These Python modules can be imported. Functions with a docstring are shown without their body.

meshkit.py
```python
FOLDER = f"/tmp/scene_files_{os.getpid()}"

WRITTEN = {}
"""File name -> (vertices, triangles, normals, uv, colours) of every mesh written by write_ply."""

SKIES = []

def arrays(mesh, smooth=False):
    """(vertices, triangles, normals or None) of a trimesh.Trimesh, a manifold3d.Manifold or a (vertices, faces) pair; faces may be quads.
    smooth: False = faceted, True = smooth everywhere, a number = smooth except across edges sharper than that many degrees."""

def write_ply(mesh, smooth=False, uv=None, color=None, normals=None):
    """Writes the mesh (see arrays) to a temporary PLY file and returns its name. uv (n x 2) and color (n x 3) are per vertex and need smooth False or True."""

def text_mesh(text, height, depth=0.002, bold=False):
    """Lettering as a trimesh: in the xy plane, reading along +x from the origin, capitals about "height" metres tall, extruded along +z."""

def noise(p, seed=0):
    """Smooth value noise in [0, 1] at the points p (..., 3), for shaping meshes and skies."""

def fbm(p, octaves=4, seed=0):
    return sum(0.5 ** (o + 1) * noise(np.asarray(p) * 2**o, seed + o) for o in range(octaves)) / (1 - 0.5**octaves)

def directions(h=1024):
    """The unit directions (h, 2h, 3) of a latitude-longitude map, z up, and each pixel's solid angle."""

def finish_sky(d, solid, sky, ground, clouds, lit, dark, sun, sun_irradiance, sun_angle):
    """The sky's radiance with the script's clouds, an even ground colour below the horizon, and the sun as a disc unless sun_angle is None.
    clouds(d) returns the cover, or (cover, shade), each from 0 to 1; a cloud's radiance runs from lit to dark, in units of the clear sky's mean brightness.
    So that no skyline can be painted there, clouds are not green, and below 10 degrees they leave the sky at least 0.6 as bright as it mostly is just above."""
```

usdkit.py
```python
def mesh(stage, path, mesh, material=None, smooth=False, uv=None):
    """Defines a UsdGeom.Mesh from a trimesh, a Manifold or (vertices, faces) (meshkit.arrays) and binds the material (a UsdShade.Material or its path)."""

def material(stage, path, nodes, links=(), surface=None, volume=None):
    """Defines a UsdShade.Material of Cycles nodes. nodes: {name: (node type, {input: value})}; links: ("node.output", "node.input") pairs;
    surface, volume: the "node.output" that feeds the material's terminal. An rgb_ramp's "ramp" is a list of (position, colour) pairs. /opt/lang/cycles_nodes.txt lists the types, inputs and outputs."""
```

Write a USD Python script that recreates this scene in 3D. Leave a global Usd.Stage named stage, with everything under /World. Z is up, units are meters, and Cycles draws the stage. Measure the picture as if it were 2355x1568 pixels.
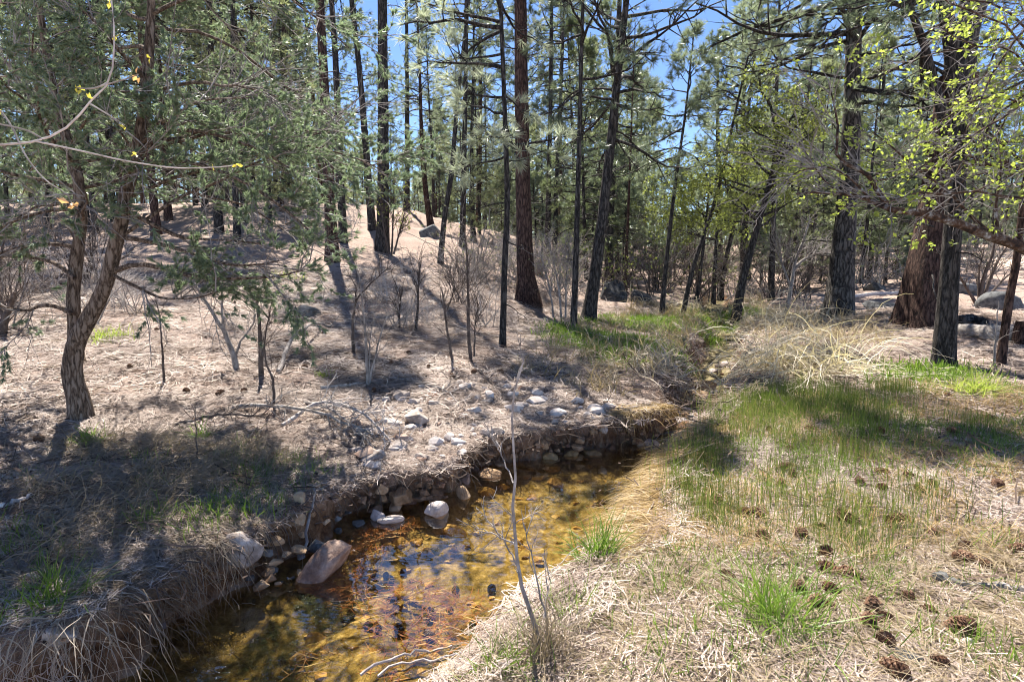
import math, numpy as np, trimesh, usdkit, shapely
from meshkit import noise, fbm
from pxr import Usd, UsdGeom, UsdLux, UsdShade, Gf, Sdf, Vt
from scipy.interpolate import RBFInterpolator, RegularGridInterpolator
from shapely.geometry import Polygon, LineString

stage = Usd.Stage.CreateInMemory()
UsdGeom.SetStageUpAxis(stage, 'Z'); UsdGeom.SetStageMetersPerUnit(stage, 1.0)
UsdGeom.Xform.Define(stage, '/World'); UsdGeom.Scope.Define(stage, '/World/Looks')
LK = '/World/Looks/'

# ---------------------------------------------------------------- camera
EYE, PITCH, FPX = 1.6, math.radians(8.0), 1308.0          # focal length in pixels of a 2354 x 1568 picture
cam = UsdGeom.Camera.Define(stage, '/World/camera')
cam.AddTranslateOp().Set((0, 0, EYE)); cam.AddRotateXOp().Set(90 - math.degrees(PITCH))
cam.CreateHorizontalApertureAttr(36.0); cam.CreateVerticalApertureAttr(36.0 * 681 / 1024)
cam.CreateFocalLengthAttr(36.0 * FPX / 2354); cam.CreateClippingRangeAttr((0.05, 5000))
cam.CreateExposureAttr(1.68)

# ---------------------------------------------------------------- sky and sun
AZ, EL = math.radians(-20), math.radians(61)
SUN = np.array([math.sin(AZ) * math.cos(EL), math.cos(AZ) * math.cos(EL), math.sin(EL)])
sky_m = usdkit.material(stage, LK + 'sky', {
    'sky': ('sky_texture', {'sky_type': 'single_scattering', 'sun_disc': False, 'sun_elevation': EL, 'sun_rotation': math.atan2(SUN[0], SUN[1]), 'altitude': 1700.0, 'aerosol_density': 0.2, 'air_density': 1.0, 'ozone_density': 2.0}),
    'hs': ('hsv', {'saturation': 1.12, 'hue': 0.508, 'value': 1.0, 'fac': 1.0}), 'bg': ('background_shader', {'strength': 0.07})}, [('sky.color', 'hs.color'), ('hs.color', 'bg.color')], surface='bg.background')
dome = UsdLux.DomeLight.Define(stage, '/World/sky')
UsdShade.MaterialBindingAPI.Apply(dome.GetPrim()).Bind(sky_m)
dome.GetPrim().SetCustomDataByKey('kind', 'structure')
sun = UsdLux.DistantLight.Define(stage, '/World/sun')
sun.CreateIntensityAttr(1.25); sun.CreateAngleAttr(0.53); sun.CreateColorAttr((1.0, 0.95, 0.87)); sun.CreateNormalizeAttr(True)
sun.AddRotateXYZOp().Set((0, 0, 0))
_z = SUN; _x = np.cross([0, 0, 1.0], _z); _x /= np.linalg.norm(_x); _y = np.cross(_z, _x)
sun.ClearXformOpOrder()
sun.AddTransformOp().Set(Gf.Matrix4d(*_x, 0, *_y, 0, *_z, 0, 0, 0, 30, 1))

# ---------------------------------------------------------------- helpers
_used = {}
def numbered(base):
    n = _used.get(base, 0); _used[base] = n + 1
    return base if n == 0 else f'{base}_{n:03d}'
def setd(prim, label=None, cat=None, group=None, kind=None):
    for k, v in (('label', label), ('category', cat), ('group', group), ('kind', kind)):
        if v: prim.SetCustomDataByKey(k, v)
    return prim
def thing(name, label, cat, loc=(0, 0, 0), rot=(0, 0, 0), scale=(1, 1, 1), group=None, kind=None):
    x = UsdGeom.Xform.Define(stage, '/World/' + numbered('/World/' + name)[7:])
    x.AddTranslateOp().Set(Gf.Vec3d(*map(float, loc))); x.AddRotateXYZOp().Set(Gf.Vec3f(*map(float, rot))); x.AddScaleOp().Set(Gf.Vec3f(*map(float, scale)))
    return setd(x.GetPrim(), label, cat, group, kind)
def dup(src, label, loc, rot, scale, group=None):
    d = src.GetCustomData(); base = src.GetName().rstrip('0123456789').rstrip('_')
    r = thing(base, label, d['category'], loc, rot, scale, group or d.get('group'))
    r.GetReferences().AddInternalReference(src.GetPath()); r.SetInstanceable(True)
    return r
def obj(name, vf, mat, parent=None, smooth=False, off=(0, 0, 0), kind=None):
    root = '/World' if parent is None else str(parent.GetPath())
    p = root + '/' + numbered(root + '/' + name)[len(root) + 1:]
    if isinstance(vf, (tuple, list)): v, f = np.asarray(vf[0], float), np.asarray(vf[1])
    else: v, f = np.asarray(vf.vertices), np.asarray(vf.faces)
    m = usdkit.mesh(stage, p, (v - np.asarray(off, float), f), LK + mat if mat else None, smooth)
    if kind: m.GetPrim().SetCustomDataByKey('kind', kind)
    return m.GetPrim()
def join(parts):
    vs, fs, n = [], [], 0
    for v, f in parts:
        if len(v) == 0: continue
        vs.append(v); fs.append(f + n); n += len(v)
    return np.vstack(vs), np.vstack(fs)
def unit(a): return a / (np.linalg.norm(a, axis=-1, keepdims=True) + 1e-12)
def tubes(P, R, sides=4, cap=True):
    """P (B,N,3) polylines, R (B,N) radii: B tubes as one (v, f)."""
    P, R = np.asarray(P, float), np.asarray(R, float)
    B, N, _ = P.shape
    T = unit(np.gradient(P, axis=1))
    ref = np.where(np.abs(T[..., 2:]) < 0.9, [0, 0, 1.0], [1.0, 0, 0])
    ref = np.repeat(ref[:, :1], N, 1)
    a = unit(np.cross(T, ref)); b = np.cross(T, a)
    ang = np.arange(sides) * 2 * np.pi / sides
    V = P[:, :, None] + R[:, :, None, None] * (np.cos(ang)[None, None, :, None] * a[:, :, None] + np.sin(ang)[None, None, :, None] * b[:, :, None])
    i, j = np.meshgrid(np.arange(N - 1), np.arange(sides), indexing='ij')
    q = np.stack([i * sides + j, i * sides + (j + 1) % sides, (i + 1) * sides + (j + 1) % sides, (i + 1) * sides + j], -1).reshape(-1, 4)
    f = np.vstack([q[:, [0, 2, 1]], q[:, [0, 3, 2]]])
    if cap and sides > 2:
        c = np.array([[(N - 1) * sides, (N - 1) * sides + k, (N - 1) * sides + k + 1] for k in range(1, sides - 1)])
        c0 = np.array([[0, k + 1, k] for k in range(1, sides - 1)])
        f = np.vstack([f, c, c0])
    F = (f[None] + (np.arange(B) * N * sides)[:, None, None]).reshape(-1, 3)
    return V.reshape(-1, 3), F
def grow(rng, S, D, L, n, wander=0.15, bend=(0, 0, 0)):
    B = len(S); P = np.zeros((B, n, 3)); P[:, 0] = S; d = unit(np.asarray(D, float)); st = (np.asarray(L, float) * np.ones(B) / (n - 1))[:, None]
    for i in range(1, n):
        P[:, i] = P[:, i - 1] + d * st
        d = unit(d + rng.normal(0, wander, (B, 3)) + np.asarray(bend))
    return P
def spawn(rng, P, k, t0, t1, a0, a1, flat=0.0):
    """k children on each polyline: start, direction, parent index, t."""
    B, N, _ = P.shape
    par = np.repeat(np.arange(B), k); t = rng.uniform(t0, t1, B * k)
    x = t * (N - 1); i = np.minimum(x.astype(int), N - 2); fr = (x - i)[:, None]
    S = P[par, i] * (1 - fr) + P[par, i + 1] * fr
    T = unit(P[par, i + 1] - P[par, i])
    r = rng.normal(0, 1, (B * k, 3)); r[:, 2] *= (1 - flat)
    pr = unit(r - (r * T).sum(1, keepdims=True) * T)
    an = rng.uniform(a0, a1, B * k)[:, None]
    return S, unit(T * np.cos(an) + pr * np.sin(an)), par, t
def taper(B, n, r0, r1, pw=1.0):
    t = np.linspace(0, 1, n)[None] ** pw
    r0 = np.asarray(r0, float).reshape(-1, 1); r1 = np.asarray(r1, float).reshape(-1, 1)
    return np.broadcast_to(r0 + (r1 - r0) * t, (B, n))
def needles(rng, P, A, k, length, width, th0=0.25, th1=1.2, back=0.25):
    N = len(P)
    if N == 0: return np.zeros((0, 3)), np.zeros((0, 3), int)
    P = np.repeat(P, k, 0); A = unit(np.repeat(A, k, 0))
    r = rng.normal(0, 1, (N * k, 3)); pr = unit(r - (r * A).sum(1, keepdims=True) * A)
    th = rng.uniform(th0, th1, N * k)[:, None]
    D = A * np.cos(th) + pr * np.sin(th)
    L = length * rng.uniform(0.65, 1.15, (N * k, 1))
    b = P - A * (rng.uniform(0, back, (N * k, 1)) * length)
    s = unit(np.cross(D, rng.normal(0, 1, (N * k, 3)))) * (width / 2)
    V = np.stack([b - s, b + s, b + D * L], 1).reshape(-1, 3)
    return V, np.arange(N * k * 3).reshape(-1, 3)
def leaves(rng, P, size, up=0.4):
    N = len(P)
    a = unit(rng.normal(0, 1, (N, 3)) + [0, 0, -0.1]); n = unit(rng.normal(0, 1, (N, 3)) + [0, 0, up * 2]); s = unit(np.cross(a, n))
    L = size * rng.uniform(0.6, 1.2, (N, 1))
    fold = np.cross(s, a) * L * 0.12
    V = np.stack([P, P + a * L * 0.5 + s * L * 0.3 + fold, P + a * L, P + a * L * 0.5 - s * L * 0.3 + fold], 1).reshape(-1, 3)
    i = np.arange(N)[:, None] * 4
    return V, np.vstack([i + [0, 1, 2], i + [0, 2, 3]])
def spline(pts, n):
    pts = np.asarray(pts, float); d = np.r_[0, np.cumsum(np.linalg.norm(np.diff(pts, axis=0), axis=1))]
    from scipy.interpolate import PchipInterpolator
    return PchipInterpolator(d, pts)(np.linspace(0, d[-1], n))

# ---------------------------------------------------------------- rays of the photograph's camera (2354 x 1568 pixel scale)
cP, sP = math.cos(PITCH), math.sin(PITCH)
def ray(u, v):
    a = (784 - v) / FPX
    return np.array([(u - 1177) / FPX, cP + a * sP, -sP + a * cP])
def at_y(u, v, y):
    d = ray(u, v); return np.array([0, 0, EYE]) + d * (y / d[1])
def at_z(u, v, z):
    d = ray(u, v); return np.array([0, 0, EYE]) + d * ((z - EYE) / d[2])
def hit(u, v, H, y0=1.2, y1=120):
    d = ray(u, v) / ray(u, v)[1]
    ys = np.concatenate([np.arange(y0, 12, 0.02), np.arange(12, y1, 0.1)])
    z = EYE + d[2] * ys - H(d[0] * ys, ys)
    k = np.nonzero(z < 0)[0]
    y = ys[k[0]] if len(k) else y1
    return np.array([d[0] * y, y, EYE + d[2] * y])

# ---------------------------------------------------------------- terrain
ZW = -0.40
_cp = []
def cy(u, v, y): p = at_y(u, v, y); _cp.append(p)
def cz(u, v, z): p = at_z(u, v, z); _cp.append(p)
for u, v, z in [(1800, 1568, 0), (2354, 1568, .03), (1300, 1500, -.1), (2354, 1100, .08), (1900, 1000, .06), (1650, 960, 0.02), (2170, 840, .1), (1850, 870, .05), (2130, 740, .4),
                (1930, 722, .25), (2270, 650, .75), (1690, 748, 0), (1520, 728, .05), (1350, 737, .08), (1318, 757, .08), (1155, 797, .13), (1215, 692, .6), (710, 740, .5), (400, 705, .75),
                (600, 862, .22), (185, 963, .15), (850, 900, .1), (1150, 890, .1), (0, 850, .35), (0, 1200, .08), (450, 1180, 0), (0, 1450, -.06), (1300, 940, -.03), (1400, 860, .03), (1450, 770, .05),
                (900, 1085, -.1), (1100, 1000, -.1), (500, 1235, -.08), (1560, 940, -.08), (2354, 760, .4), (1230, 1440, -.12), (1600, 1010, -.02), (1000, 790, .3)]: cz(u, v, z)
for u, v, y in [(880, 575, 20), (765, 600, 17), (855, 530, 24), (990, 520, 27), (1010, 605, 18), (1062, 565, 23), (700, 460, 38), (950, 482, 36), (300, 470, 36), (1100, 590, 30), (1250, 600, 28), (1440, 650, 26), (1600, 690, 19),
                (2270, 588, 42), (0, 470, 34), (1700, 640, 32), (2000, 640, 27), (-500, 600, 20)]: cy(u, v, y)
for p in [(0, -8, 0), (8, -8, .1), (-8, -8, -.1), (6, 2, .1), (-6, 0, .1), (-8, 5, .5), (12, 6, .4), (0, 60, 3.2), (-30, 60, 5), (30, 60, 3.4), (0, 120, 3), (-60, 120, 4.5), (60, 120, 4), (-60, 40, 6), (70, 40, 3),
          (0, 300, 4), (-300, 300, 5), (300, 300, 5), (-300, 0, 4), (300, 0, 3), (0, -300, 0), (-300, -300, 0), (300, -300, 0), (40, 10, 1.5), (-30, 10, 2.5), (-50, -10, 2)]: _cp.append(np.array(p, float))
_cp = np.array(_cp)
_rbf = RBFInterpolator(_cp[:, :2], _cp[:, 2], kernel='linear', smoothing=0.05)
_bx = np.unique(np.concatenate([np.linspace(-620, -60, 15), np.linspace(-60, -10, 51), np.linspace(-10, 10, 101), np.linspace(10, 60, 51), np.linspace(60, 620, 15)]))
_by = np.unique(np.concatenate([np.linspace(-620, -10, 15), np.linspace(-10, 12, 111), np.linspace(12, 60, 61), np.linspace(60, 130, 20), np.linspace(130, 900, 12)]))
_X, _Y = np.meshgrid(_bx, _by, indexing='ij')
from scipy.ndimage import gaussian_filter
_B = _rbf(np.stack([np.clip(_X, -300, 300).ravel(), np.clip(_Y, -300, 300).ravel()], 1)).reshape(_X.shape)
_B = gaussian_filter(_B, 1.6)
_base = RegularGridInterpolator((_bx, _by), _B, bounds_error=False, fill_value=None)
def base(x, y): return _base(np.stack([np.asarray(x, float), np.asarray(y, float)], -1))

# creek: bank tops (T) and waterline (W)
TL = [(-300, 1520), (0, 1462), (200, 1415), (330, 1350), (430, 1265), (520, 1240), (610, 1200), (690, 1145), (760, 1130), (830, 1098), (900, 1085), (1000, 1082), (1060, 1055), (1095, 1010), (1200, 990), (1300, 972), (1420, 958), (1530, 945), (1575, 920)]
TR = [(1675, 925), (1640, 965), (1600, 1010), (1562, 1060), (1530, 1120), (1500, 1190), (1470, 1250), (1400, 1300), (1330, 1345), (1250, 1400), (1190, 1470), (1120, 1540), (1000, 1640)]
WL = [(-200, 1720), (330, 1570), (430, 1450), (540, 1380), (660, 1330), (770, 1250), (820, 1190), (950, 1160), (1000, 1140), (1080, 1120), (1130, 1062), (1250, 1037), (1400, 1022), (1500, 1008), (1560, 985)]
WR = [(1600, 985), (1545, 1030), (1490, 1100), (1440, 1180), (1410, 1250), (1335, 1300), (1275, 1340), (1200, 1375), (1135, 1420), (1070, 1500), (1010, 1570), (800, 1720)]
tl = [hit(u, v, base)[:2] for u, v in TL]; tr = [hit(u, v, base)[:2] for u, v in TR]
wl = [at_z(u, v, ZW)[:2] for u, v in WL]; wr = [at_z(u, v, ZW)[:2] for u, v in WR]
T = Polygon([(-7, 1.9)] + tl + tr + [(-1.2, 1.35), (-3, .6), (-7, -.6)]).buffer(0)
W = Polygon([(-7, 1.3)] + wl + wr + [(-1.9, 1.25), (-3, .9), (-7, 0)]).buffer(0)
up = [(u, v) for u, v in [(1590, 960), (1612, 915), (1628, 870), (1640, 835), (1655, 795), (1668, 770)]]
upl = [hit(u, v, lambda x, y: base(x, y) - .25)[:2] for u, v in up] + [np.array([6.2, 17.5]), np.array([7.5, 21.0])]
UPL = LineString(upl)
T = T.union(UPL.buffer(0.58)).buffer(0.08).buffer(-0.08)
W = W.union(UPL.buffer(0.3)).intersection(T.buffer(-0.035)).buffer(-0.01).buffer(0.01)
if W.geom_type != 'Polygon': W = max(W.geoms, key=lambda g: g.area)
if T.geom_type != 'Polygon': T = max(T.geoms, key=lambda g: g.area)
Tb, Wb = T.exterior, W.exterior
shapely.prepare(T); shapely.prepare(W); shapely.prepare(Tb); shapely.prepare(Wb)
LLEFT, LRIGHT = LineString([tuple(p) for p in tl[2:]]), LineString([tuple(p) for p in tr])
shapely.prepare(LLEFT); shapely.prepare(LRIGHT)
def zbed(y): return np.where(y < 10.5, ZW - .12 * np.clip((y - 7.5) / 2, 0, 1), ZW - .12 + np.clip((y - 10.5) * 0.07, 0, 0.9))
def terrain(x, y):
    x = np.asarray(x, float); y = np.asarray(y, float)
    z = base(x, y)
    p3 = np.stack([x, y, 0 * x], -1)
    far = np.clip((np.hypot(x, y) - 4) / 20, 0, 1)
    z = z + (fbm(p3 * 1.3, 3, 5) - .5) * (.07 + .3 * far) + (fbm(p3 * 6, 2, 9) - .5) * .03
    near = (x > -9) & (x < 9) & (y > -2) & (y < 22)
    q = shapely.points(x[near], y[near])
    inT = shapely.contains(T, q); idx = np.nonzero(near.ravel())[0][inT] if x.ndim == 1 else None
    qi = q[inT]; xi, yi = x[near][inT], y[near][inT]
    zz = z[near]; zi = zz[inT]
    inW = shapely.contains(W, qi)
    dT, dW = shapely.distance(Tb, qi), shapely.distance(Wb, qi)
    bed = zbed(yi)
    t = dT / (dT + dW + 1e-6)
    pr = p3[near][inT]
    wide = np.clip((dT + dW - .05) / .25, 0, 1)
    t2 = np.clip(t + (fbm(pr * 9, 2, 3) - .5) * .5 * (1 - np.abs(2 * t - 1)), 0, 1)
    side = zi + (bed - zi) * np.where(wide < .5, t2, t2 ** 1.35 * (1.0))
    dep = np.where(yi < 6.8, .13, .03) * np.clip(dW / .45, 0, 1) ** .6 + .02
    dep = dep * np.clip(.35 + 1.3 * fbm(pr * 2.2, 3, 21), .2, 1.3)
    shallow = np.exp(-(((xi + .75) / .35) ** 2 + ((yi - 2.65) / .35) ** 2))
    dep = dep * (1 - .9 * shallow)
    zi = np.where(inW, bed - dep + (fbm(pr * 14, 2, 7) - .5) * .02, side)
    zz[inT] = zi; z[near] = zz
    zone = np.zeros(x.shape)
    zn = zone[near]; zn[inT] = np.where(inW, 1.0, np.clip(t * 1.5, 0.25, .85)); zone[near] = zn
    return z, zone
gx = np.unique(np.round(np.concatenate([np.linspace(-620, -60, 12), np.linspace(-60, -14, 70), np.linspace(-14, -4, 110), np.arange(-4, 3.2, .026), np.linspace(3.2, 14, 120), np.linspace(14, 60, 70), np.linspace(60, 620, 12)]), 4))
gy = np.unique(np.round(np.concatenate([np.linspace(-620, -8, 14), np.linspace(-8, 1, 30), np.arange(1, 7.6, .026), np.linspace(7.6, 18, 120), np.linspace(18, 60, 110), np.linspace(60, 130, 30), np.linspace(130, 900, 12)]), 4))
GX, GY = np.meshgrid(gx, gy, indexing='ij')
gz, gzone = terrain(GX.ravel(), GY.ravel())
_H = RegularGridInterpolator((gx, gy), gz.reshape(GX.shape), bounds_error=False, fill_value=None)
def H(x, y): return _H(np.stack([np.asarray(x, float), np.asarray(y, float)], -1))
def Hn(x, y, e=.12):
    n = np.stack([H(x - e, y) - H(x + e, y), H(x, y - e) - H(x, y + e), np.full(np.shape(x), 2 * e)], -1)
    return unit(n)
def G(u, v, dz=0.0): p = hit(u, v, H); p[2] += dz; return p

# ---------------------------------------------------------------- materials
def mat(name, nodes, links, surface): return usdkit.material(stage, LK + name, nodes, links, surface=surface)
def ramp_mat(name, stops, scale=(8, 8, 8), detail=5, rough=.9, bump=.3, bdist=.01, kind='noise', vscale=1.0, spec=.25):
    n = {'g': ('geometry', {}), 'm': ('mapping', {'scale': scale}), 't': ('noise_texture', {'scale': vscale, 'detail': detail, 'roughness': .65}),
         'r': ('rgb_ramp', {'ramp': stops}), 'b': ('bump', {'strength': bump, 'distance': bdist}), 'p': ('principled_bsdf', {'roughness': rough, 'specular_ior_level': spec})}
    return mat(name, n, [('g.position', 'm.vector'), ('m.vector', 't.vector'), ('t.fac', 'r.fac'), ('r.color', 'p.base_color'), ('t.fac', 'b.height'), ('b.normal', 'p.normal')], 'p.BSDF')
def bark_mat(name, dark, mid, light, sc=(15, 15, 3.4), bump=1.0, dist=.035):
    n = {'g': ('geometry', {}), 'm': ('mapping', {'scale': sc}), 'w': ('noise_texture', {'scale': 1.1, 'detail': 4.0, 'roughness': .7}), 'ad': ('vector_math', {'math_type': 'multiply_add', 'vector2': (1.9, 1.9, 1.9)}),
         'v': ('voronoi_texture', {'feature': 'distance_to_edge', 'scale': 1.0}), 'n2': ('noise_texture', {'scale': 2.2, 'detail': 5.0, 'roughness': .7}),
         'mr': ('map_range', {'from_min': -.06, 'from_max': .45, 'clamp': True}), 'mx': ('math', {'math_type': 'multiply'}),
         'r': ('rgb_ramp', {'ramp': [(0, dark), (.25, dark), (.5, mid), (.95, light)]}), 'h': ('math', {'math_type': 'multiply_add', 'value2': .75}),
         'b': ('bump', {'strength': bump, 'distance': dist}), 'p': ('principled_bsdf', {'roughness': .92, 'specular_ior_level': .2})}
    return mat(name, n, [('g.position', 'm.vector'), ('m.vector', 'w.vector'), ('w.color', 'ad.vector1'), ('m.vector', 'ad.vector3'), ('ad.vector', 'v.vector'), ('m.vector', 'n2.vector'),
                         ('v.distance', 'mr.value'), ('mr.result', 'h.value1'), ('n2.fac', 'h.value3'), ('h.value', 'mx.value1'), ('h.value', 'b.height'), ('h.value', 'mx.value2'), ('mx.value', 'r.fac'), ('r.color', 'p.base_color'), ('b.normal', 'p.normal')], 'p.BSDF')
bark_mat('bark_dark', (.007, .006, .0055), (.034, .029, .026), (.095, .082, .073))
bark_mat('bark_red', (.009, .007, .006), (.055, .03, .023), (.125, .075, .057))
bark_mat('bark_grey', (.009, .008, .007), (.045, .039, .035), (.13, .115, .102), sc=(12, 12, 3.2))
bark_mat('bark_juniper', (.02, .014, .011), (.11, .075, .052), (.23, .175, .135), sc=(26, 26, 5), dist=.012)
ramp_mat('twig_grey', [(.3, (.10, .085, .075)), (.55, (.25, .22, .20)), (.75, (.42, .39, .36))], (18, 18, 12), 3)
ramp_mat('twig_brown', [(.3, (.035, .026, .021)), (.6, (.11, .082, .067)), (.8, (.22, .185, .16))], (18, 18, 12), 3)
ramp_mat('twig_pale', [(.3, (.25, .21, .19)), (.7, (.55, .50, .46))], (25, 25, 25), 2)
ramp_mat('branch_lichen', [(.38, (.016, .011, .009)), (.5, (.07, .036, .02)), (.58, (.12, .10, .085)), (.68, (.34, .335, .32))], (14, 14, 14), 5, bump=.6, bdist=.02)
ramp_mat('dead_wood', [(.3, (.10, .085, .07)), (.55, (.30, .265, .235)), (.75, (.48, .44, .40))], (30, 6, 30), 5, bump=.5)
def leaf_mat(name, c1, c2, trans=.45, rough=.5, spec=.35, tint=1.5, thr=None, tb=.6):
    n = {'g': ('geometry', {}), 'o': ('object_info', {}), 'a': ('math', {'math_type': 'add'}), 'f': ('math', {'math_type': 'fraction'}),
         'r': ('rgb_ramp', {'ramp': [(0, c1), (1, c2)] if thr is None else thr}), 'p': ('principled_bsdf', {'roughness': rough, 'specular_ior_level': spec}),
         'ts': ('mix_color', {'blend_type': 'multiply', 'fac': 1.0, 'b': (tint, tint, tint * tb), 'use_clamp': False}), 't': ('translucent_bsdf', {}), 'x': ('mix_closure', {'fac': trans})}
    return mat(name, n, [('g.random_per_island', 'a.value1'), ('o.random', 'a.value2'), ('a.value', 'f.value1'), ('f.value', 'r.fac'), ('r.color', 'p.base_color'), ('r.color', 'ts.a'), ('ts.result', 't.color'), ('p.BSDF', 'x.closure1'), ('t.BSDF', 'x.closure2')], 'x.closure')
leaf_mat('needle', (.09, .12, .08), (.25, .295, .205), .45, .33, .7, tb=.8)
leaf_mat('needle_yellow', (.115, .145, .08), (.29, .32, .19), .45, .33, .7, tb=.75)
leaf_mat('needle_pale', (.20, .235, .17), (.45, .49, .38), .45, .3, .8, tb=.85)
leaf_mat('juniper_green', (.035, .06, .036), (.19, .25, .165), .42, .45, .5, tb=.75)
leaf_mat('leaf_lime', (.18, .25, .05), (.38, .44, .13), .55, .4, .4, 1.5)
leaf_mat('leaf_olive', (.14, .18, .05), (.27, .30, .11), .5, .45, .35, 1.4)
leaf_mat('leaf_shrub', (.12, .15, .07), (.3, .3, .18), .45)
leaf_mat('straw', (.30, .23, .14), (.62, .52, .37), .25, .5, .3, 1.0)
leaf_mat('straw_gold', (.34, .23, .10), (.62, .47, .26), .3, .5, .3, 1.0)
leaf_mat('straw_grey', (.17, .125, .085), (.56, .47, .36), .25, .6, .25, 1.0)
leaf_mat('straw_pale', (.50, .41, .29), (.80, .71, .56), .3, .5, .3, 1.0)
leaf_mat('litter', (.15, .10, .075), (.56, .465, .40), .1, .6, .25, 1.0)
leaf_mat('debris', (.025, .016, .012), (.15, .10, .075), .0, .8, .2, 1.0)
leaf_mat('litter_red', (.06, .02, .008), (.30, .105, .035), .1, .4, .4, 1.0)
leaf_mat('grass_green', (.07, .14, .02), (.20, .30, .06), .45, .4, .35, 1.4)
leaf_mat('reed_green', (.07, .11, .025), (.19, .24, .07), .4, .45, .35, 1.4)
leaf_mat('bud_yellow', (.45, .42, .08), (.6, .5, .12), .4)
leaf_mat('dead_leaf', (.45, .24, .12), (.6, .36, .2), .4)
def rock_mat(name, a, b, c, rough=.85):
    n = {'g': ('geometry', {}), 'o': ('object_info', {}), 't': ('noise_texture', {'scale': 9.0, 'detail': 8.0, 'roughness': .7}), 't2': ('noise_texture', {'scale': 45.0, 'detail': 4.0}),
         'ad': ('math', {'math_type': 'multiply_add', 'value2': .22}), 'r': ('rgb_ramp', {'ramp': [(.35, a), (.55, b), (.75, c)]}), 'mh': ('math', {'math_type': 'add'}), 'b': ('bump', {'strength': .6, 'distance': .012}), 'p': ('principled_bsdf', {'roughness': rough, 'specular_ior_level': .3})}
    return mat(name, n, [('g.position', 't.vector'), ('g.position', 't2.vector'), ('o.random', 'ad.value1'), ('t.fac', 'ad.value3'), ('ad.value', 'r.fac'), ('r.color', 'p.base_color'), ('t.fac', 'mh.value1'), ('t2.fac', 'mh.value2'), ('mh.value', 'b.height'), ('b.normal', 'p.normal')], 'p.BSDF')
rock_mat('rock_pale', (.12, .09, .07), (.33, .27, .23), (.52, .46, .42))
rock_mat('rock_dark', (.025, .024, .022), (.085, .082, .075), (.22, .215, .2))
rock_mat('rock_black', (.012, .012, .012), (.04, .04, .042), (.12, .12, .118))
rock_mat('rock_brown', (.09, .05, .025), (.26, .16, .085), (.44, .31, .19))
rock_mat('rock_red', (.08, .042, .028), (.22, .135, .095), (.40, .29, .22))
rock_mat('rock_soil', (.05, .028, .016), (.14, .085, .05), (.27, .18, .115))
rock_mat('rock_wet', (.07, .04, .015), (.24, .15, .06), (.42, .30, .14), .35)
ramp_mat('cone_brown', [(.3, (.045, .022, .013)), (.55, (.15, .075, .04)), (.8, (.36, .24, .15))], (40, 40, 40), 2, .7)
ramp_mat('cone_wet', [(.3, (.014, .009, .007)), (.8, (.09, .045, .028))], (40, 40, 40), 2, .55, spec=.4)
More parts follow.
